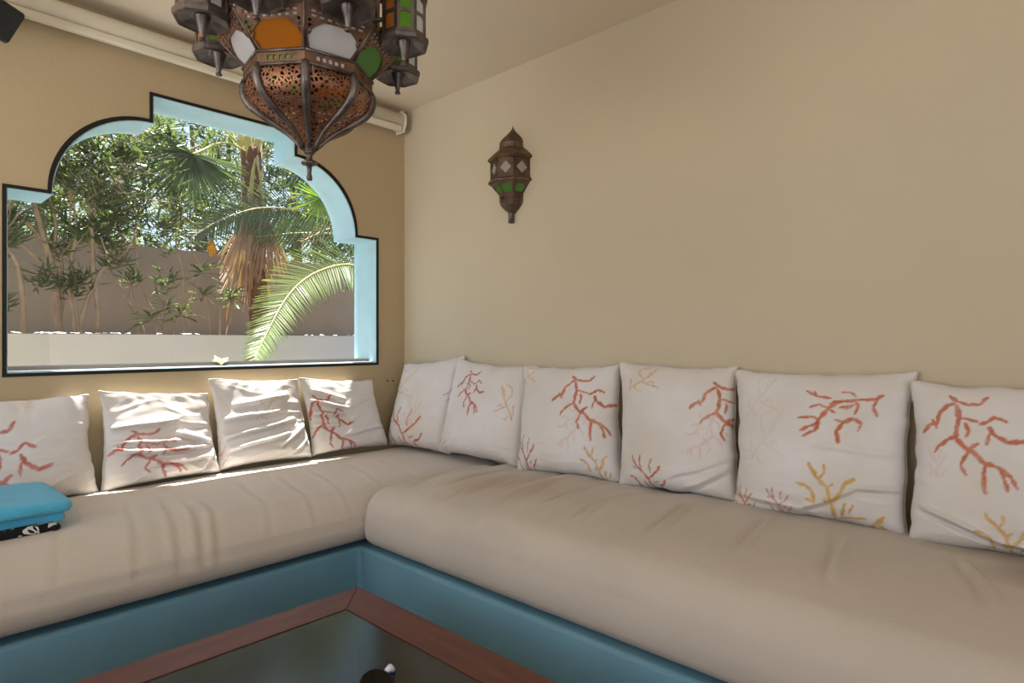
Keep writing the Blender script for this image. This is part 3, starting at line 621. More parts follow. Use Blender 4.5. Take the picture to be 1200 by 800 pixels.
v, f = slab('fold', None, (-2.15, -0.566, MATTOP+0.043), (-1.588, -0.195, MATTOP+0.083), (0.025, 0.03, 0.019), 0.012, towel_disp(2.0, -0.006))
MB().add(v, f).build('upper_fold', M['towel'], tw, True)

# ------------------------------------------------------------------ coffee table with dark glass top
M['wood'] = material('red brown wood', lin(112, 62, 50), 0.42, color2=lin(84, 46, 40), var_scale=5, stretch=(1.2, 9, 9), bump=0.06, bump_scale=60)
M['wood_y'] = material('red brown wood along', lin(112, 62, 50), 0.42, color2=lin(84, 46, 40), var_scale=5, stretch=(9, 1.2, 9), bump=0.06, bump_scale=60)
def black_glass():
    m = material('dusty black glass', lin(26, 30, 34), 0.14, spec=0.5)
    return m
M['black_glass'] = material('dusty black glass', lin(40, 42, 44), 0.16, spec=0.5, color2=lin(30, 33, 36), var_scale=4)
TX1, TY1, TZ = -1.03, -1.15, 0.35
TX0, TY0 = TX1-1.08, TY1-1.08
RW = 0.104
ct = thing('coffee_table', 'low square coffee table with red-brown wooden rim and black glass top', 'table', ((TX0+TX1)/2, (TY0+TY1)/2, 0))
def rail(pts, mat):
    g = 0.0007
    cx, cy = sum(p[0] for p in pts)/4, sum(p[1] for p in pts)/4
    v, f = plate([(x, y) for x, y in pts], [], 0.045)
    o = MB().add([(x, y, z+TZ-0.045) for x, y, z in v], f).build('frame_rail', mat, ct)
    b = o.modifiers.new('bevel', 'BEVEL'); b.width = 0.0022; b.segments = 2; b.limit_method = 'ANGLE'
O4 = [(TX0, TY0), (TX1, TY0), (TX1, TY1), (TX0, TY1)]
I4 = [(TX0+RW, TY0+RW), (TX1-RW, TY0+RW), (TX1-RW, TY1-RW), (TX0+RW, TY1-RW)]
for k in range(4):
    k2 = (k+1) % 4
    rail([O4[k], O4[k2], I4[k2], I4[k]], M['wood'] if k % 2 == 0 else M['wood_y'])
m_ = MB(); m_.box((TX0+RW+0.0025, TY0+RW+0.0025, TZ-0.012), (TX1-RW-0.0025, TY1-RW-0.0025, TZ-0.002)); m_.build('glass_top', M['black_glass'], ct)
m_ = MB(); m_.box((TX0+RW-0.02, TY0+RW-0.02, TZ-0.03), (TX1-RW+0.02, TY1-RW+0.02, TZ-0.0125)); m_.build('under_panel', M['black_paint'], ct)
for sx in (0, 1):
    for sy in (0, 1):
        x = TX0+0.02 if sx == 0 else TX1-0.09; y = TY0+0.02 if sy == 0 else TY1-0.09
        m_ = MB(); m_.box((x, y, 0), (x+0.07, y+0.07, TZ-0.046)); m_.build('leg', M['wood'], ct)

# sunglasses on the table
M['lens'] = glass_material('dark lens', (0.10, 0.095, 0.09, 1), gloss=0.12)
M['lens_rim'] = material('gunmetal rim', lin(70, 66, 60), 0.35, metal=0.8)
M['white_enamel'] = material('white plastic', lin(232, 236, 246), 0.35)
M['navy'] = material('navy plastic', lin(22, 30, 74), 0.35)
gx, gy, gz = -1.349, -1.674, TZ-0.002
sg = thing('sunglasses', 'dark round sunglasses with white and navy arms lying on the black glass', 'sunglasses', (gx, gy, gz))
ry = math.radians(3)                     # heading of the front frame
FR = Matrix.Translation((gx, gy, gz)) @ Matrix.Rotation(ry, 4, 'Z') @ Matrix.Rotation(math.radians(38), 4, 'X')
def gm(v): return [FR @ (Vector(p)*1.22) for p in v]
for s in (-1, 1):
    ring = [(s*0.034+0.030*math.cos(a), 0.0275+0.0265*math.sin(a), 0) for a in [2*PI*k/32 for k in range(33)]]
    m_ = MB(); m_.tube(gm(ring), 0.0016, 6, False); m_.build('rim', M['lens_rim'], sg, True)
    m_ = MB(); m_.add(*plate([(s*0.034+0.0292*math.cos(a), 0.0275+0.0257*math.sin(a)) for a in [2*PI*k/28 for k in range(28)]], [], 0.0016)); m_.v = gm(m_.v); m_.build('lens', M['lens'], sg)
m_ = MB(); m_.tube(gm([(-0.008, 0.038, 0), (0, 0.042, 0.002), (0.008, 0.038, 0)]), 0.0018, 6); m_.build('bridge', M['lens_rim'], sg, True)
for s in (-1, 1):
    m_ = MB(); m_.tube(gm([(s*0.062, 0.042, 0), (s*0.072, 0.044, -0.001), (s*0.079, 0.041, -0.008)]), [0.0045, 0.0075, 0.0068], 10); m_.build('hinge_cover', M['white_enamel'], sg, True)
    m_ = MB(); m_.tube(gm([(s*0.0785, 0.041, -0.007), (s*0.081, 0.039, -0.013)]), [0.0072, 0.0068], 10); m_.build('hinge_band', M['navy'], sg, True)
    a_ = MB(); a_.tube(gm([(s*0.081, 0.039, -0.012), (s*0.081, 0.030, -0.040), (s*0.076, 0.003, -0.085)]), [0.0064, 0.0048, 0.003], 8); a_.build('arm', M['navy'], sg, True)

# ------------------------------------------------------------------ roller blind and loudspeaker
rb = thing('roller_blind', 'cream roller blind rolled up in its long cassette above the window', 'blind', (-1.2, -0.05, 2.2))
CZ, CY, CR = 2.205, -0.045, 0.034
prof = [(CY+CR*math.cos(a), CZ+CR*math.sin(a)) for a in [2*PI*k/20 for k in range(20)]]
m_ = MB(); m_.tube([(-3.2, CY, CZ), (-0.062, CY, CZ)], CR, 20); m_.build('blind_roll', M['white_plastic'], rb, True)
m_ = MB(); m_.box((-3.2, CY-0.022, CZ-0.062), (-0.064, CY+0.006, CZ-0.032))
o = m_.build('bottom_bar', M['white_plastic'], rb); bv = o.modifiers.new('b', 'BEVEL'); bv.width = 0.007; bv.segments = 3
m_ = MB(); m_.box((-3.2, -0.012, CZ-0.03), (-0.05, -0.0005, CZ+0.045)); m_.build('back_rail', M['white_plastic'], rb)
v, f = plate([(-0.002, CZ-0.066), (-0.002, CZ+0.05), (-0.055, CZ+0.05), (-0.088, CZ+0.02), (-0.088, CZ-0.02), (-0.07, CZ-0.066)], [], 0.006)
m_ = MB(); m_.add([(-0.057+z, x, y) for x, y, z in v], f); m_.build('end_bracket', M['white_plastic'], rb)
m_ = MB(); m_.tube([(-0.062, CY, CZ), (-0.044, CY, CZ)], 0.009, 10); m_.build('spindle', M['aluminium'], rb, True)

M['speaker'] = material('black speaker plastic', lin(34, 34, 36), 0.55, bump=0.2, bump_scale=120)
M['grille'] = material('black speaker cloth', lin(40, 39, 40), 0.85, bump=0.6, bump_scale=400)
spk = thing('loudspeaker', 'small black loudspeaker tilted on the wall at the top left corner', 'speaker', (-1.73, -0.2, 2.08))
_r, _v, _u = Vector((0.6829, -0.7305, 0)), Vector((0.7305, 0.6829, 0)), Vector((0, 0, 1))
_a = math.radians(33)
_ex, _ez = _r*math.cos(_a)-_u*math.sin(_a), _r*math.sin(_a)+_u*math.cos(_a)      # rolled to hang askew, facing into the room
SB = Matrix((_ex, _v, _ez)).transposed().to_4x4(); SB.translation = Vector((-0.029, -0.012, 0.006)) + Vector((-1.723, -0.163, 2.079))
def rrect(w, h, r, n=5):
    out = []
    for cx, cy, a0 in ((w-r, h-r, 0), (-w+r, h-r, 90), (-w+r, -h+r, 180), (w-r, -h+r, 270)):
        for k in range(n+1):
            a = math.radians(a0+90*k/n); out.append((cx+r*math.cos(a), cy+r*math.sin(a)))
    return out
XZM = Matrix(((1, 0, 0, 0), (0, 0, -1, 0), (0, 1, 0, 0), (0, 0, 0, 1)))
v, f = plate(rrect(0.092, 0.056, 0.014), [], 0.10); MB().add(mapped(mapped([(x, y, z-0.05) for x, y, z in v], XZM), SB), f).build('cabinet', M['speaker'], spk)
v, f = plate(rrect(0.089, 0.053, 0.012), [], 0.006); MB().add(mapped(mapped([(x, y, z+0.05) for x, y, z in v], XZM), SB), f).build('grille', M['grille'], spk)
m_ = MB(); m_.tube([SB @ Vector((0, 0.05, 0)), (-1.72, -0.03, 2.11), (-1.72, -0.004, 2.11)], 0.012, 10); m_.lathe([(0, 0)], 3) if False else None
m_.build('wall_bracket', M['speaker'], spk, True)

# ------------------------------------------------------------------ Moorish lanterns
def aged_metal(name, c1, c2, rough=0.45, metal=0.75):
    return material(name, c1, rough, metal=metal, color2=c2, var_scale=26, bump=0.14, bump_scale=150)
M['copper'] = aged_metal('aged copper', lin(150, 114, 92), lin(96, 74, 62), .5)
M['iron'] = aged_metal('dark aged iron', lin(128, 118, 114), lin(76, 68, 66), 0.42)
M['bronze'] = aged_metal('dull bronze', lin(128, 106, 90), lin(86, 70, 60), .55)
M['brass_worn'] = aged_metal('worn brass', lin(130, 110, 82), lin(88, 72, 56))
def pierced(name, c1, c2, scale, th):
    m = aged_metal(name, c1, c2)
    nt = m.node_tree; n = nt.nodes; L = nt.links
    tc = [x for x in n if x.type == 'TEX_COORD'][0]
    vo = n.new('ShaderNodeTexVoronoi'); vo.feature = 'DISTANCE_TO_EDGE'; vo.inputs['Scale'].default_value = scale
    L.new(tc.outputs['Object'], vo.inputs['Vector'])
    gt = n.new('ShaderNodeMath'); gt.operation = 'LESS_THAN'; gt.inputs[1].default_value = th
    L.new(vo.outputs['Distance'], gt.inputs[0])
    L.new(gt.outputs[0], n['Principled BSDF'].inputs['Alpha'])
    return m
M['filigree'] = pierced('pierced copper', lin(172, 118, 90), lin(120, 84, 66), 118.0, 0.17)
M['filigree_fine'] = pierced('finely pierced copper', lin(132, 110, 94), lin(88, 72, 62), 190.0, 0.2)
M['glass_white'] = glass_material('frosted pane', (0.9, 0.9, 0.9, 1), diffuse=0.85, rough=0.3, gloss=0.2, dcol=(0.93, 0.92, 0.93, 1))
M['glass_dull'] = glass_material('dusty pane', (0.8, 0.8, 0.76, 1), diffuse=0.9, rough=0.3, gloss=0.1, dcol=(0.66, 0.65, 0.58, 1))
M['glass_orange'] = glass_material('amber pane', (0.95, 0.52, 0.07, 1), diffuse=0.42, gloss=0.3, dcol=(0.95, 0.42, 0.03, 1))
M['glass_green'] = glass_material('green pane', (0.25, 0.7, 0.14, 1), diffuse=0.45, gloss=0.2, dcol=(0.22, 0.62, 0.1, 1))
M['glass_lime'] = glass_material('lime pane', (0.5, 0.9, 0.15, 1), diffuse=0.4, gloss=0.1, dcol=(0.42, 0.8, 0.1, 1))

def face_matrix(c, a, r0, z0, r1, z1, n=8):
    """frame of one lantern face: x along the face, y up its slope, z outward; a = face-centre angle"""
    ap = math.cos(PI/n)
    u = Vector((-math.sin(a), math.cos(a), 0)); rad = Vector((math.cos(a), math.sin(a), 0))
    p0 = Vector(c)+rad*r0*ap+Vector((0, 0, z0)); p1 = Vector(c)+rad*r1*ap+Vector((0, 0, z1))
    s = (p1-p0); L_ = s.length; s.normalize(); w = u.cross(s)
    Mx = Matrix((u, s, w)).transposed().to_4x4(); Mx.translation = p0
    return Mx, L_
def face_poly(r0, r1, L_, n=8, k=1.0):
    h0, h1 = r0*math.sin(PI/n)*k, r1*math.sin(PI/n)*k
    return [(-h0, 0), (h0, 0), (h1, L_), (-h1, L_)]
def cusped_arch(w0, w1, y0, y1, n=9):
    """scalloped arch outline used for the panes"""
    pts = [(-w0, y0), (w0, y0)]
    ys = y0+(y1-y0)*0.42
    pts += [(w1, ys)]
    for i in range(1, n):
        t = i/n; x = w1*math.cos(t*PI); y = ys+(y1-ys)*math.sin(t*PI)*(1+0.07*math.cos(6*t*PI))
        pts.append((x, y))
    pts.append((-w1, ys))
    return pts

# main hanging lantern, centre axis
LC = Vector((-1.3275, -1.416, 0.0)); CZ0 = 1.05
u_cam = Vector((0.6829, -0.7305, 0)); v_cam = Vector((0.7305, 0.6829, 0))
A_CAM = math.atan2(v_cam.y, v_cam.x) - PI/2     # world angle of camera-right
def wa(deg): return A_CAM + math.radians(deg)   # lantern angles are given from camera-right, counter clockwise
VPH = -75.0
lant = thing('hanging_lantern', 'big hanging copper lantern with coloured panes and small lanterns around it', 'lantern', (LC.x, LC.y, 1.41))
zz = lambda z: CZ0+z
def lpart(mb, name, mat, smooth=False, parent=None): return mb.build(name, mat, parent or lant, smooth)
m_ = MB(); m_.lathe([(0.0005, .356), (.0055, .356), (.0065, .362), (.005, .369), (.0042, .371), (.0062, .389), (.017, .391), (.0175, .395), (.008, .398), (.0068, .404), (.0065, .412), (.011, .415), (.0125, .420), (.010, .421), (.015, .424), (.016, .428)], 20, (LC.x, LC.y, CZ0)); lpart(m_, 'finial', M['iron'], True)
BOWL = [(.014, .425), (.021, .432), (.031, .443), (.045, .456), (.063, .469), (.084, .482), (.104, .495), (.120, .508), (.130, .522), (.1350, .537), (.1345, .550), (.129, .561)]
def facet_strip(prof, a0, a1, sub=1, c=LC, bulge=0.0):
    """one side of a faceted profile between two vertex angles"""
    v = []; f = []; k = sub+1
    for r, z in prof:
        p0 = Vector((math.cos(a0), math.sin(a0), 0))*r; p1 = Vector((math.cos(a1), math.sin(a1), 0))*r
        for j in range(k):
            t = j/sub; v.append(c + p0.lerp(p1, t)*(1+bulge*4*t*(1-t)) + Vector((0, 0, CZ0+z)))
    for i in range(len(prof)-1):
        for j in range(sub): f.append((i*k+j, i*k+j+1, (i+1)*k+j+1, (i+1)*k+j))
    return v, f
for k in range(8):
    a0, a1 = wa(VPH+45*k), wa(VPH+45*k+45)
    m_ = MB(); m_.add(*facet_strip(BOWL, a0, a1, 6, bulge=0.035)); lpart(m_, 'bowl_panel', M['filigree'], True)
    pts = [LC+Vector((math.cos(a0)*r*1.005, math.sin(a0)*r*1.005, CZ0+z)) for r, z in BOWL]
    m_ = MB(); m_.tube(pts, [.0035+.006*min(1, r/.12) for r, z in BOWL], 8); lpart(m_, 'rib', M['iron'], True)
    # pierced collar band above the bowl, in eight plates with moulded lips
    ac = (a0+a1)/2
    Mx, Lh = face_matrix(LC+Vector((0, 0, CZ0)), ac, .134, .559, .134, .586)
    holes = []
    hw = .134*math.sin(PI/8)
    for q in range(5):
        cx = -hw*0.5+hw*1.0*q/4
        holes.append([(cx-.0035, .009), (cx+.0035, .009), (cx+.0042, .0135), (cx+.0035, .018), (cx-.0035, .018), (cx-.0042, .0135)])
    v, f = plate(face_poly(.134, .134, Lh), holes, .002); lpart(MB().add(mapped(v, Mx), f), 'collar_plate', M['copper'])
    m_ = MB(); m_.add(mapped([(x, y, z-.0012) for x, y, z in plate([(-hw*.75, .006), (hw*.75, .006), (hw*.75, .021), (-hw*.75, .021)], [], .0008)[0]], Mx), plate([(-hw*.75, .006), (hw*.75, .006), (hw*.75, .021), (-hw*.75, .021)], [], .0008)[1])
    lpart(m_, 'collar_glass', M[['glass_white', 'glass_orange', 'glass_white', 'glass_green'][k % 4]])
    for zl, rl in ((.559, .0035), (.586, .0035)):
        p = [LC+Vector((math.cos(a)*.1365, math.sin(a)*.1365, CZ0+zl)) for a in (a0, a1)]
        m_ = MB(); m_.tube(p, rl, 8); lpart(m_, 'collar_lip', M['iron'], True)
    # flared shoulder panel: frame with scalloped pane and lattice of little windows
    r0, z0, r1, z1 = .128, .588, .188, .650
    Mx, Ls = face_matrix(LC+Vector((0, 0, CZ0)), ac, r0, z0, r1, z1)
    h0, h1 = r0*math.sin(PI/8), r1*math.sin(PI/8)
    arch = cusped_arch(h0*.86, h0*1.06, .004, Ls*.74)
    holes = [arch]
    def hx(y): return h0+(h1-h0)*y/Ls
    for row, yy in enumerate((.80, .90)):
        y = Ls*yy; w = hx(y)*.84; nq = 7+row
        for q in range(nq):
            cx = -w+2*w*(q+.5)/nq; s = w/nq*.62
            holes.append([(cx-s, y-.0026), (cx+s, y-.0026), (cx+s, y+.0026), (cx-s, y+.0026)])
    for sgn in (-1, 1):
        for yy in (.46, .58, .69):
            y = Ls*yy; cx = sgn*(hx(y)*.86-.001); s = .0032
            if abs(cx)-s > h0*.95 and yy > .4: holes.append([(cx-s, y-.003), (cx+s, y-.003), (cx+s, y+.003), (cx-s, y+.003)])
    v, f = plate(face_poly(r0, r1, Ls, k=.985), holes, .003); fr_ = lpart(MB().add(mapped(v, Mx), f), 'shoulder_panel', M['copper'])
    gl = ['glass_orange', 'glass_white', 'glass_green', 'glass_white', 'glass_orange', 'glass_green', 'glass_white', 'glass_white'][(k+1) % 8]
    v, f = plate(cusped_arch(h0*.89, h0*1.11, .0025, Ls*.765), [], .0016); lpart(MB().add(mapped([(x, y, z-.0018) for x, y, z in v], Mx), f), 'glass_pane', M[gl], parent=fr_)
    v, f = plate([(-hx(Ls*.755)*.88, Ls*.755), (hx(Ls*.755)*.88, Ls*.755), (hx(Ls*.95)*.86, Ls*.95), (-hx(Ls*.95)*.86, Ls*.95)], [], .0014); lpart(MB().add(mapped([(x, y, z-.0018) for x, y, z in v], Mx), f), 'lattice_glass', M['glass_white'], parent=fr_)
    lpart(MB().tube([LC+Vector((math.cos(a0)*r0*1.01, math.sin(a0)*r0*1.01, CZ0+z0)), LC+Vector((math.cos(a0)*r1*1.01, math.sin(a0)*r1*1.01, CZ0+z1))], .0032, 8), 'corner_strip', M['iron'], True)
    # drum above
    rd, zd0, zd1 = .150, .664, .80
    Mx, Ld = face_matrix(LC+Vector((0, 0, CZ0)), ac, rd, zd0, rd, zd1)
    hd = rd*math.sin(PI/8)
    v, f = plate(face_poly(rd, rd, Ld, k=.99), [cusped_arch(hd*.62, hd*.7, .02, Ld*.85)], .003); fr_ = lpart(MB().add(mapped(v, Mx), f), 'drum_panel', M['copper'])
    v, f = plate(cusped_arch(hd*.68, hd*.76, .017, Ld*.88), [], .0016); lpart(MB().add(mapped([(x, y, z-.0018) for x, y, z in v], Mx), f), 'glass_pane', M[['glass_white', 'glass_green', 'glass_orange', 'glass_white'][k % 4]], parent=fr_)
    m_ = MB(); m_.add(*facet_strip([(.188, .650), (.186, .657), (.150, .664)], a0, a1)); lpart(m_, 'shoulder_rim', M['iron'])
    m_ = MB(); m_.add(*facet_strip([(.150, .80), (.165, .805), (.163, .812), (.125, .842), (.09, .862), (.085, .872), (.103, .895), (.110, .925), (.098, .958), (.066, .995), (.03, 1.03), (.016, 1.05)], a0, a1, 4, bulge=.02)); lpart(m_, 'dome_panel', M['copper'])
m_ = MB(); m_.lathe([(.018, 1.046), (.02, 1.055), (.009, 1.06), (.007, 1.072)], 16, (LC.x, LC.y, CZ0)); lpart(m_, 'top_finial', M['iron'], True)
zc = CZ0+1.07; ci = 0
while zc < H-0.03:
    ring = []
    for q in range(17):
        a = 2*PI*q/16; s, t = .008*math.cos(a), .014*math.sin(a)
        ring.append(LC+Vector((s if ci % 2 else 0, 0 if ci % 2 else s, zc+.012+t)))
    m_ = MB(); m_.tube(ring, .0018, 6, False); lpart(m_, 'chain_link', M['iron'], True)
    zc += .021; ci += 1
m_ = MB(); m_.lathe([(.004, H-CZ0-.035), (.012, H-CZ0-.03), (.045, H-CZ0-.012), (.05, H-CZ0-.0005)], 20, (LC.x, LC.y, CZ0)); lpart(m_, 'ceiling_rose', M['iron'], True)

# eight small lanterns round the drum: each a part with its own pieces
SR = .2155
for k in range(8):
    a = wa(-97.5+45*k)
    c = LC+Vector((math.cos(a)*SR, math.sin(a)*SR, 0)); cc = c+Vector((0, 0, CZ0))
    rb_, zb0, zb1 = .047, .652, .735
    body = MB()
    panes = []
    for j in range(8):
        aj = a+PI/8+j*PI/4
        Mx, Lb = face_matrix(cc, aj, rb_, zb0, rb_, zb1)
        hb = rb_*math.sin(PI/8)
        v, f = plate(face_poly(rb_, rb_, Lb), [[(-hb*.66, .008), (hb*.66, .008), (hb*.66, .036), (hb*.4, .041), (-hb*.4, .041), (-hb*.66, .036)], [(-hb*.66, .048), (hb*.66, .048), (hb*.66, .07), (0, .077), (-hb*.66, .07)]], .002)
        body.add(mapped(v, Mx), f)
        v, f = plate([(-hb*.8, .006), (hb*.8, .006), (hb*.8, .078), (-hb*.8, .078)], [], .001)
        panes.append((mapped([(x, y, z-.0012) for x, y, z in v], Mx), f, ['glass_lime', 'glass_white', 'glass_white', 'glass_orange'][(j+k) % 4]))
    sl = body.build('small_lantern', M['iron'], lant)
    for v, f, g in panes: MB().add(v, f).build('glass_pane', M[g], sl)
    m_ = MB(); m_.lathe([(.0465, .655), (.054, .652), (.0555, .646), (.0545, .639), (.051, .636), (.046, .640), (.024, .6475), (.014, .648)], 8, cc, a); m_.build('base_pan', M['iron'], sl)
    m_ = MB(); m_.lathe([(.0165, .649), (.0125, .638), (.0085, .625), (.0045, .608), (.0032, .6055), (.0066, .604), (.0072, .6015), (.0066, .6), (.0005, .6)], 14, cc); m_.build('finial', M['iron'], sl, True)
    m_ = MB(); m_.lathe([(.047, .735), (.054, .737), (.053, .742), (.034, .757), (.027, .764), (.033, .776), (.034, .79), (.024, .808), (.008, .824), (.003, .845), (.0005, .846)], 8, cc, a); m_.build('dome', M['copper'], sl)
    m_ = MB(); m_.tube([LC+Vector((math.cos(a)*.136, math.sin(a)*.136, CZ0+.70)), LC+Vector((math.cos(a)*.172, math.sin(a)*.172, CZ0+.70))], .005, 8); m_.build('arm', M['iron'], sl, True)

# wall lantern: half octagon against the right wall
WC = Vector((0.0, -0.795, 0.0))
wl = thing('wall_lantern', 'half-octagonal copper wall lantern with white diamond and green panes on the right wall', 'lantern', (0, WC.y, 1.578))
def half(mb, prof, sub=2, bulge=0.0):
    for j in range(4):
        a0 = PI/2+j*PI/4; v, f = [], []
        k = sub+1
        for r, z in prof:
            p0 = Vector((math.cos(a0), math.sin(a0), 0))*r; p1 = Vector((math.cos(a0+PI/4), math.sin(a0+PI/4), 0))*r
            for q in range(k): t = q/sub; v.append(WC+p0.lerp(p1, t)*(1+bulge*4*t*(1-t))+Vector((0, 0, z)))
        for i in range(len(prof)-1):
            for q in range(sub): f.append((i*k+q, i*k+q+1, (i+1)*k+q+1, (i+1)*k+q))
        mb.add(v, f)
    return mb
half(MB(), [(.0015, 2.014), (.005, 2.002), (.012, 1.990), (.025, 1.976), (.043, 1.960), (.057, 1.944), (.062, 1.929), (.057, 1.916)], 3, .03).build('dome', M['filigree_fine'], wl)
half(MB(), [(.052, 1.905), (.061, 1.906), (.062, 1.917), (.054, 1.918)]).build('neck_ring', M['bronze'], wl)
half(MB(), [(.060, 1.908), (.085, 1.888), (.112, 1.862), (.114, 1.853), (.108, 1.849), (.098, 1.849)]).build('roof', M['brass_worn'], wl)
half(MB(), [(.098, 1.766), (.106, 1.765), (.112, 1.757), (.111, 1.750), (.096, 1.747)]).build('lower_moulding', M['bronze'], wl)
half(MB(), [(.056, 1.700), (.062, 1.698), (.063, 1.690), (.056, 1.688)]).build('waist_ring', M['bronze'], wl)
half(MB(), [(.060, 1.690), (.062, 1.675), (.055, 1.655), (.038, 1.637), (.018, 1.622), (.015, 1.618)], 3, .04).build('bulb', M['filigree_fine'], wl)
m_ = MB(); m_.lathe([(.013, 1.622), (.0125, 1.58), (.0145, 1.578), (.0005, 1.578)], 14, (WC.x-.012, WC.y, 0)); m_.build('stem', M['iron'], wl, True)
bp = [(.010, 1.625), (.045, 1.65), (.052, 1.695), (.094, 1.752), (.094, 1.852), (.052, 1.905), (.050, 1.95), (.008, 1.99)]
v, f = plate([(a_, b_) for a_, b_ in bp]+[(-a_, b_) for a_, b_ in bp[::-1]], [], .0035)
m_ = MB(); m_.add([(-.0040+z, WC.y+x, y) for x, y, z in v], f); m_.build('back_plate', M['iron'], wl)
for j in range(4):
    ac = PI/2+PI/8+j*PI/4
    Mx, Lb = face_matrix(WC, ac, .098, 1.765, .098, 1.850)
    hb = .098*math.sin(PI/8)
    dia = [(0, Lb*.5-.026), (hb*.70, Lb*.5), (0, Lb*.5+.028), (-hb*.70, Lb*.5)]
    v, f = plate(face_poly(.098, .098, Lb), [dia], .0025); pn = MB().add(mapped(v, Mx), f).build('side_panel', M['filigree_fine'], wl)
    v, f = plate(dia, [], .0012); MB().add(mapped(v, Mx), f).build('glass_diamond', M['glass_dull'], pn)
    v, f = plate([(-hb*.95, .001), (hb*.95, .001), (hb*.95, Lb-.001), (-hb*.95, Lb-.001)], [], .001); MB().add(mapped([(x, y, z-.006) for x, y, z in v], Mx), f).build('backing', M['iron'], pn)
    a0 = PI/2+j*PI/4
    Mx, Lf = face_matrix(WC, ac, .058, 1.699, .100, 1.749)
    hA, hB = .058*math.sin(PI/8), .1*math.sin(PI/8)
    arch = [(-hA*.7, .010), (hA*.7, .010), (hA*1.1, Lf*.55), (hA*.7, Lf*.78), (-hA*.7, Lf*.78), (-hA*1.1, Lf*.55)]
    v, f = plate(face_poly(.058, .100, Lf), [arch], .002); pn = MB().add(mapped(v, Mx), f).build('funnel_panel', M['bronze'], wl)
    v, f = plate([(x*1.06, y) for x, y in arch], [], .001); MB().add(mapped([(x, y, z-.0012) for x, y, z in v], Mx), f).build('glass_pane', M['glass_green'], pn)
for j in range(5):
    a0 = PI/2+j*PI/4
    d = Vector((math.cos(a0), math.sin(a0), 0))
    MB().tube([WC+d*.0985+Vector((0, 0, 1.765)), WC+d*.0985+Vector((0, 0, 1.850))], .0032, 6).build('corner_strip', M['bronze'], wl, True)
# ------------------------------------------------------------------ garden
M['leaf_dark'] = leaf_material('oleander leaf', lin(94, 110, 72), lin(56, 72, 46), 0.35)
M['leaf_mid'] = leaf_material('fresh leaf', lin(114, 128, 72), lin(72, 88, 52), 0.35)
M['leaf_lime'] = leaf_material('young leaf', lin(140, 166, 60), lin(96, 130, 50), 0.4)
M['leaf_hedge'] = leaf_material('hedge leaf', lin(112, 120, 78), lin(68, 80, 54), 0.4)
M['leaf_yellow'] = leaf_material('yellowing leaf', lin(226, 170, 50), lin(196, 140, 40), 0.4)
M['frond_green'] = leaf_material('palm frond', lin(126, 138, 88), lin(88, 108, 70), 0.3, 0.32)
M['frond_dark'] = leaf_material('shaded palm frond', lin(92, 108, 82), lin(64, 82, 60), 0.3, 0.35)  # darker copy of the frond green: shade put into the colour
M['frond_dead'] = leaf_material('dead palm leaf', lin(206, 182, 166), lin(172, 146, 128), 0.15, 0.6)
M['bark'] = material('grey tan bark', lin(176, 154, 132), 0.9, var=0.35, var_scale=14, bump=0.5, bump_scale=40)
M['bark_dark'] = material('fibrous palm bark', lin(120, 84, 64), 0.95, var=0.45, var_scale=20, bump=0.9, bump_scale=60)
M['petiole'] = material('palm stalk', lin(176, 166, 98), 0.5, var=0.15)
M['petal_white'] = material('white petal', lin(226, 222, 220), 0.6)
M['petal_pink'] = leaf_material('pink petal', lin(240, 214, 224), lin(232, 190, 206), 0.3)
M['petal_cream'] = material('cream petal', lin(240, 222, 176), 0.7)

LEAFV = [(0, 0, 0), (.35, .5, .05), (.42, 0, -.04), (.35, -.5, .05), (1, 0, -.08)]
LEAFF = [(0, 2, 1), (0, 3, 2), (1, 2, 4), (2, 3, 4)]
def leaves_mesh(name, pos, direc, length, width, seed=0):
    """many lanceolate leaves in one mesh; arrays pos (n,3), direc (n,3)"""
    rng = np.random.RandomState(seed); n = len(pos)
    d = direc/np.linalg.norm(direc, axis=1, keepdims=True)
    r = rng.randn(n, 3); s = np.cross(d, r); s /= np.linalg.norm(s, axis=1, keepdims=True); u = np.cross(s, d)
    lv = np.array(LEAFV)
    ln = length*(0.7+0.6*rng.rand(n)); wd = width*(0.75+0.5*rng.rand(n))
    V = pos[:, None, :] + d[:, None, :]*(lv[None, :, 0:1]*ln[:, None, None]) + s[:, None, :]*(lv[None, :, 1:2]*wd[:, None, None]) + u[:, None, :]*(lv[None, :, 2:3]*ln[:, None, None])
    F = (np.array(LEAFF)[None] + (np.arange(n)*5)[:, None, None]).reshape(-1, 3)
    return mesh_from(name, V.reshape(-1, 3).tolist(), F.tolist())
def whorls(centres, per, spread, up, seed):
    rng = np.random.RandomState(seed); c = np.repeat(np.array(centres), per, 0); n = len(c)
    d = rng.randn(n, 3); d[:, 2] = np.abs(d[:, 2])*0.5*up + (up-0.6)*0.6
    return c + rng.randn(n, 3)*spread, d
def cloud(lo, hi, n, seed, shape=None):
    rng = np.random.RandomState(seed); lo, hi = np.array(lo), np.array(hi)
    p = rng.rand(n*3, 3)
    q = p*2-1; keep = (np.abs(q)**2.6).sum(1) < 1.0
    dens = vnoise(p[:, 0]*4*(hi[0]-lo[0]), p[:, 1]*3, p[:, 2]*4*(hi[2]-lo[2])+seed, 2)
    p = p[keep & (dens > -0.22)][:n]
    return lo+(hi-lo)*p

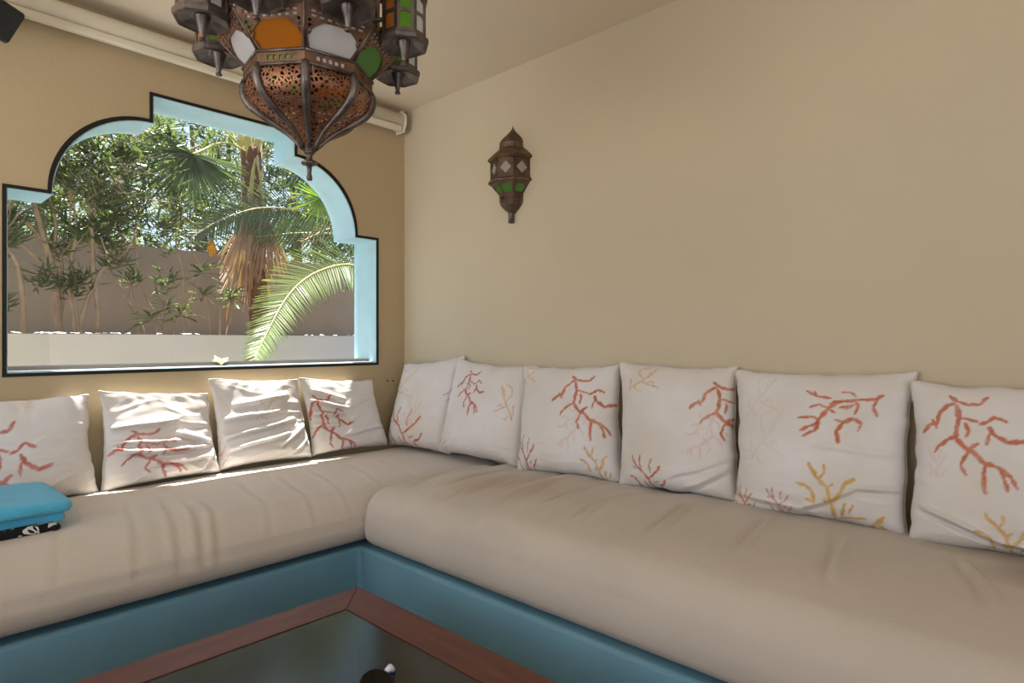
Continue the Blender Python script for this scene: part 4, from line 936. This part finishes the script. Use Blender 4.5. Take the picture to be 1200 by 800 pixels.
# front oleander shrubs: trunks (parts) + foliage (stuff)
SHRUB = [
    ('shrub1', 'oleander shrub at the left window edge with one curved bare trunk', (-1.95, 1.75, 1.75), (-1.15, 2.3, 2.75), 60, 'leaf_dark'),
    ('shrub2', 'oleander shrub with the thickest forked grey trunk leaning left', (-1.75, 1.75, 1.62), (-0.75, 2.6, 2.75), 90, 'leaf_mid'),
    ('shrub3', 'oleander shrub with several upright slim trunks and a white flower', (-1.2, 1.7, 1.60), (-0.45, 2.5, 2.75), 80, 'leaf_dark'),
    ('shrub4', 'sparse shrub of thin crossing twigs before the grey garden wall', (-0.95, 2.0, 1.72), (0.05, 2.8, 2.75), 55, 'leaf_dark')]
for i, (key, label, lo, hi, ncl, mat) in enumerate(SHRUB):
    stems = SHRUB_STEMS[key]
    b = stems[0][1][0]
    t = thing('oleander_shrub', label, 'shrub', (b[0], b[1], 1.05), 'oleander shrubs behind the planter wall')
    tips = []
    for r, pts in stems:
        pth = smooth_path(pts, 4); k = len(pth)
        rr = [.56*r*(1-0.5*q/(k-1)) for q in range(k)]
        m_ = MB(); m_.tube(pth, rr, 7); m_.build('trunk', M['bark'], t, True)
        tips += [tuple(p) for p in pth[-3:]]
    cl = cloud(lo, hi, ncl, 10+i)
    pos, d = whorls(np.concatenate([cl, np.array(tips)]), 16, 0.03, 0.9, i)
    o = link('foliage', leaves_mesh('foliage', pos, d, 0.105, 0.0175, i), M[mat], t); tag(o, kind='stuff')
    tw_ = MB(); rng = random.Random(i)
    for q in range(0, len(cl), 2):
        c_ = cl[q]; s = min(tips, key=lambda p: (Vector(p)-Vector(c_)).length)
        mid = (Vector(s)+Vector(c_))*0.5+Vector((0, 0, -0.05)); tw_.tube([s, mid, c_], [.005, .004, .003], 4, False)
    o = tw_.build('twigs', M['bark'], t); tag(o, kind='stuff')
# a white-pink flower of the third shrub
fl = MB(); fc = Vector(SPOT['flower'])
for q in range(5):
    a = q*2*PI/5
    fl.add([tuple(fc+Vector(p)) for p in ((0, -.01, 0), (.026*math.cos(a-.5), -.02, .026*math.sin(a-.5)), (.036*math.cos(a), -.012, .036*math.sin(a)), (.026*math.cos(a+.5), -.02, .026*math.sin(a+.5)))], [(0, 1, 2, 3)])
for r_ in [o for o in COL.objects if o.get('label', '').startswith('oleander shrub with several')]:
    fl.build('flower', M['petal_pink'], r_)

# leaf rosette plants: every long leaf a part
def leaf_blade():
    v = []; f = []
    for i, (t, w) in enumerate([(0, .004), (.2, .05), (.45, .085), (.7, .08), (.9, .04), (1, .002)]):
        z = .10*math.sin(t*2.2)-.12*t*t
        v += [(t, w, z+.25*w), (t, 0, z), (t, -w, z+.25*w)]
        if i: k = i*3; f += [(k-3, k-2, k+1, k), (k-2, k-1, k+2, k+1)]
    return mesh_from('leaf', v, f, True)
BLADE = {}
def blade(mat):
    if mat not in BLADE:
        me = leaf_blade(); me.materials.append(M[mat]); BLADE[mat] = me
    return BLADE[mat]
def place(me, name, parent, pos, direc, length, width, roll=0.0, up=Vector((0, 0, 1))):
    d = Vector(direc).normalized(); s = d.cross(up)
    if s.length < 1e-3: s = Vector((1, 0, 0))
    s.normalize(); u = s.cross(d)
    o = bpy.data.objects.new(name, me); COL.objects.link(o); o.parent = parent
    if parent.type == 'EMPTY': o.matrix_parent_inverse = Matrix.Translation(-parent.location)
    s, u = s*math.cos(roll)+u*math.sin(roll), u*math.cos(roll)-s*math.sin(roll)
    R_ = Matrix((d*length, -s*width, u*length)).transposed().to_4x4()
    R_ = Matrix.Translation(Vector(pos)) @ R_
    o.matrix_basis = R_
    return o
RL = {'rosette1': 'slender plant beside the palm trunk with whorled leaves, two turned yellow', 'rosette2': 'slender plant with grey-green leaf whorls left of the palm', 'rosette3': 'young bushy plant low at the middle of the planter wall'}
for i, (key, label) in enumerate(RL.items()):
    stems = ROSETTE_STEMS[key]
    t = thing('leafy_plant', label, 'plant', (stems[0][0][0], stems[0][0][1], 1.05), 'slender plants behind the planter wall')
    rng = random.Random(40+i)
    for st in stems:
        pth = smooth_path(st, 4); m_ = MB(); m_.tube(pth, [.008-.004*q/(len(pth)-1) for q in range(len(pth))], 6); m_.build('stem', M['bark'], t, True)
        tip = pth[-1]
        for q in range(15):
            a = q*2.4+rng.random(); el = 0.75-1.25*q/15
            d = Vector((math.cos(a)*math.cos(el), math.sin(a)*math.cos(el), math.sin(el)))
            yellow = key == 'rosette1' and q > (10 if st is stems[2] else 13)
            if yellow: d = Vector((.25*math.cos(a), .25*math.sin(a), -1))
            place(blade('leaf_yellow' if yellow else ('leaf_mid' if key == 'rosette3' else 'leaf_dark')), 'leaf', t, tip-Vector((0, 0, .03*q/15)), d, .155*rng.uniform(.8, 1.15), .16, rng.uniform(-.4, .4))

# palms
def leaflet_mesh():
    v = []; f = []
    for i, (t, w) in enumerate([(0, .35), (.15, 1.0), (.55, .8), (.85, .4), (1, .03)]):
        z = -.10*t*t
        v += [(t, w*.5, z+.012), (t, 0, z-.004), (t, -w*.5, z+.012)]
        if i: k = i*3; f += [(k-3, k-2, k+1, k), (k-2, k-1, k+2, k+1)]
    return mesh_from('leaflet', v, f)
LFL = {}
def lfl(mat):
    if mat not in LFL:
        me = leaflet_mesh(); me.materials.append(M[mat]); LFL[mat] = me
    return LFL[mat]
def frond(parent, pts, mat, n, length, width, side_tilt, seed, nrm=None, separate=True, rad=.010, droop=.25, fwd=.85):
    """feather leaf: rachis tube + leaflets on both sides"""
    rng = random.Random(seed); pth = smooth_path(pts, 12); k = len(pth)
    fo = MB().tube(pth, [rad*(1-.75*i/(k-1)) for i in range(k)], 6).build('frond', M['petiole'], parent, True)
    acc = MB(); lm = leaflet_mesh() if not separate else None
    for s in (-1, 1):
        for q in range(n):
            t = (q+.5)/n*.97+.02; i = min(int(t*(k-1)), k-2); fr_ = t*(k-1)-i
            p = pth[i].lerp(pth[i+1], fr_); tg = (pth[i+1]-pth[i]).normalized()
            N = nrm or Vector((0, -1, 0.25)); N = (N-tg*N.dot(tg)).normalized(); sd = tg.cross(N)
            f_ = fwd*(.55+.75*t)
            d = (sd*s + tg*f_ + N*side_tilt + Vector((0, 0, -droop*(.4+.6*t)))).normalized()
            d += Vector((rng.uniform(-.04, .04), rng.uniform(-.04, .04), rng.uniform(-.04, .04)))
            L_ = length*(math.sin(PI*min(1, .18+.82*t)**.75)*.75+.28)*rng.uniform(.9, 1.08)
            if separate:
                place(lfl(mat), 'leaflet', fo, p, d, L_, width, rng.uniform(-.3, .3), up=N)
            else:
                d.normalize(); s2 = d.cross(N).normalized(); u2 = s2.cross(d)
                k0 = [p + d*(x*L_) - s2*(y*width) + u2*(z*L_) for x, y, z in [v.co for v in lm.vertices]]
                acc.add(k0, [tuple(pl.vertices) for pl in lm.polygons])
    if not separate:
        o = acc.build('leaflets', M[mat], fo); tag(o, kind='stuff')
    return fo
dp = thing('date_palm', 'date palm right of the window whose feather frond arches over the white wall', 'palm', (1.55, 1.95, 1.05))
m_ = MB(); m_.lathe([(.20, 0), (.17, .2), (.155, .5), (.17, .75), (.12, .9), (.02, .98)], 12, (1.55, 1.95, 1.05)); m_.build('trunk', M['bark_dark'], dp)
PC = Vector((1.5, 1.93, 1.9))
frond(dp, [PC]+FROND['near'][0:], 'frond_green', 80, .27, .0135, .06, 1, nrm=Vector((-.55, -.8, .35)), droop=.05, fwd=.75)
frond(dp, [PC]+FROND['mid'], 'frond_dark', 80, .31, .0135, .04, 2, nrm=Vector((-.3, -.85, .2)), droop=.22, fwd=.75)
for i, (dx, dy, rise, L_) in enumerate([(1.1, -.3, .8, 1.4), (.3, 1.0, 1.1, 1.4), (-.55, .75, 1.0, 1.5), (.2, -.5, 1.2, 1.1), (-.9, .45, .35, 1.3)]):
    e = [PC + Vector((dx*t*L_, dy*t*L_, rise*(t-1.05*t*t*.85)*1.1)) for t in (0, .25, .5, .75, 1)]
    frond(dp, e, 'frond_dark', 40, .32, .018, .05, 10+i, separate=False)
frond(dp, [PC]+FROND['dead'], 'frond_dead', 30, .17, .012, .0, 31, separate=False)

# fan palm
fp = thing('fan_palm', 'fan palm with brown fibrous trunk and a hanging skirt of dead leaves', 'palm', (.47, 2.75, 1.05))
CRW = Vector(SPOT['crown'])
m_ = MB()
tp = smooth_path([(.50, 2.78, 1.05), (.46, 2.77, 1.5), (.42, 2.76, 2.0), (.40, 2.75, 2.5), (.393, 2.75, 2.76)], 6)
m_.tube(tp, [.085-.0*i for i in range(len(tp))], 12); m_.build('trunk', M['bark_dark'], fp, True)
rng = random.Random(5)
for q in range(46):                                   # old leaf bases
    z = 1.9+q*.0185; a = q*2.4; c_ = Vector((.41, 2.755, z)); d = Vector((math.cos(a), math.sin(a), 0))
    place(lfl('frond_dead'), 'leaf_base', fp, c_+d*.07, d*.35+Vector((0, 0, 1)), .13, .055, 0, up=d)
m_ = MB()
for q in range(5): a = q*1.3; m_.tube([CRW+Vector((.05*math.cos(a), .05*math.sin(a), -.08)), CRW+Vector((.07*math.cos(a), .07*math.sin(a), .12)), CRW+Vector((.16*math.cos(a), .16*math.sin(a), .4))], [.03, .026, .012], 6)
m_.build('crown_shaft', M['petiole'], fp, True)
def fan_leaf(hub, axis, nrm, n, L_, spread, mat, seed, petiole_from=None, width=.035, droop=.3):
    """palmate leaf: stalk + segments radiating from the hub"""
    rng = random.Random(seed); hub = Vector(hub); axis = Vector(axis).normalized(); nrm = Vector(nrm); nrm = (nrm-axis*nrm.dot(axis)).normalized(); s = axis.cross(nrm)
    src = Vector(petiole_from) if petiole_from is not None else hub-axis*.3
    mid = (src+hub)*.5+Vector((0, 0, .09))
    fo = MB().tube(smooth_path([src, mid, hub], 6), .009, 6).build('fan_leaf', M['petiole'], fp, True)
    for q in range(n):
        a = (q/(n-1)-.5)*spread
        d = axis*math.cos(a)+s*math.sin(a)+nrm*rng.uniform(-.08, .08)+Vector((0, 0, -droop*rng.uniform(.6, 1.2)))
        place(lfl(mat), 'segment', fo, hub, d, L_*rng.uniform(.9, 1.06)*(1-.25*(2*abs(q/(n-1)-.5))**3), width, rng.uniform(-.5, .5), up=nrm)
    return fo
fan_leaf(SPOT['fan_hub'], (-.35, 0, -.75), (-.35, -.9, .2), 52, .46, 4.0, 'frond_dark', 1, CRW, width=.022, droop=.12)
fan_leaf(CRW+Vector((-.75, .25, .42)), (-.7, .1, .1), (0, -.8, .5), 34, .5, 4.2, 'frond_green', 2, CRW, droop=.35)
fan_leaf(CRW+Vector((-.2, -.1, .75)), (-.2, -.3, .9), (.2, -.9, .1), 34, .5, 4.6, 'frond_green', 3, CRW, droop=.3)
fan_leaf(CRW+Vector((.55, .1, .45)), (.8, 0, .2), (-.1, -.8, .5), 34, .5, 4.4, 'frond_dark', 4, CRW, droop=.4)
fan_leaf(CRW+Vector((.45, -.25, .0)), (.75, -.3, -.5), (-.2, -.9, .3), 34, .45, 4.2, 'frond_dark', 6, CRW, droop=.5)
SK = Vector(SPOT['skirt'])
for q in range(3):                                    # dead hanging fans
    ax = [(-.12, -.06, -1), (.10, -.10, -1), (.0, .04, -1)][q]
    hub = SK+Vector(((-.06, .07, .0)[q], (-.03, -.06, .05)[q], (.0, .02, -.06)[q]))
    fan_leaf(hub, ax, (.05, -1, .1), 44, (.62, .58, .74)[q], .95, 'frond_dead', 20+q, CRW+Vector((0, -.09, -.06)), width=.020, droop=.1)
# small bright fan beside the arch: a second young palm
yp = thing('young_fan_palm', 'bright yellow-green young fan palm leaf peeping in at the right arch', 'palm', (1.04, 1.78, 1.05))
fp_keep = fp; fp = yp
m_ = MB(); m_.tube([(1.04, 1.78, 1.05), (1.03, 1.77, 1.6), (1.0, 1.74, 2.05)], [.03, .022, .014], 7); m_.build('stem', M['petiole'], yp, True)
fan_leaf(SPOT['smallfan'], (-.3, 0, -.35), (-.3, -.9, .3), 26, .24, 4.6, 'leaf_lime', 9, (1.0, 1.74, 2.05), width=.02, droop=.1)
fp = fp_keep

# hedge shrubs behind the garden wall, each with stem and foliage
HEDGE = [((-3.2, 4.0, 1.5), (-1.3, 5.4, 3.7), 'broad hedge shrub behind the wall at the left edge of the window'),
         ((-1.7, 3.9, 1.6), (0.1, 5.6, 4.0), 'tall hedge shrub behind the wall left of the fan leaf'),
         ((-0.2, 4.0, 1.5), (1.5, 5.4, 4.1), 'hedge shrub behind the wall seen between fan leaf and palm trunk'),
         ((1.1, 4.0, 1.5), (2.7, 5.6, 4.2), 'hedge shrub behind the wall right of the palm trunk'),
         ((2.3, 4.2, 1.4), (4.2, 5.8, 4.4), 'hedge shrub behind the wall at the right arch of the window'),
         ((-2.5, 6.2, 1.4), (1.2, 8.2, 4.6), 'far dense tree crown behind the left hedge'),
         ((1.0, 6.4, 1.4), (5.5, 8.6, 5.4), 'far dense tree crown behind the right hedge')]
for i, (lo, hi, label) in enumerate(HEDGE):
    far = i >= 5
    t = thing('hedge_tree' if far else 'hedge_shrub', label, 'tree' if far else 'shrub', ((lo[0]+hi[0])/2, (lo[1]+hi[1])/2, 1.0), 'trees behind the garden wall' if far else 'hedge shrubs behind the garden wall')
    cl = cloud(lo, hi, 460 if far else 400, 70+i)
    pos, d = whorls(cl, 12, 0.05, 0.8, 70+i)
    o = link('foliage', leaves_mesh('foliage', pos, d, 0.135, 0.024, 70+i), M[['leaf_hedge', 'leaf_mid', 'leaf_hedge', 'leaf_dark', 'leaf_dark', 'leaf_hedge', 'leaf_dark'][i]], t); tag(o, kind='stuff')
    m_ = MB(); c_ = ((lo[0]+hi[0])/2, (lo[1]+hi[1])/2)
    m_.tube([(c_[0], c_[1], 1.0), (c_[0]+.05, c_[1], 1.8), (c_[0]-.05, c_[1]+.05, hi[2]-.6)], [.07, .055, .02], 8); m_.build('trunk', M['bark'], t, True)

# fallen white petals along the planter wall, a cream flower on the sill
rng = random.Random(12)
for q in range(46):
    x = rng.uniform(-1.55, .85) if q % 3 else rng.uniform(-1.5, -.95); y = 1.3+rng.random()*.13
    s = rng.uniform(.009, .019); a0 = rng.random()*6
    v = [(x+s*math.cos(a0+k*PI/3)*rng.uniform(.7, 1.1), y+s*math.sin(a0+k*PI/3)*rng.uniform(.7, 1.1), 1.0915+rng.uniform(0, .008)) for k in range(6)]
    v += [(px, py, pz+.002) for px, py, pz in v]
    m_ = MB(); m_.add(v, [(5, 4, 3, 2, 1, 0), (6, 7, 8, 9, 10, 11)]+[(k, (k+1) % 6, 6+(k+1) % 6, 6+k) for k in range(6)])
    o = m_.build('petal', M['petal_white']); tag(o, 'fallen white petal on top of the pale planter wall', 'petal', 'fallen petals on the planter wall')
sf = Vector((-.935, .055, .9478)); m_ = MB()
for q in range(14):
    a = q*.7; r_ = .015+.014*rng.random(); zz_ = .010+.026*rng.random()
    c_ = sf+Vector((r_*math.cos(a), r_*math.sin(a), 0))
    m_.add([tuple(sf+Vector((0, 0, .001))), tuple(c_+Vector((-.010*math.sin(a), .010*math.cos(a), zz_))), tuple(c_+Vector((.008*math.cos(a), .008*math.sin(a), zz_*1.3))), tuple(c_+Vector((.010*math.sin(a), -.010*math.cos(a), zz_)))], [(0, 1, 2, 3)])
o = m_.build('dried_flower', M['petal_cream']); tag(o, 'small dried cream flower lying on the window sill', 'flower')
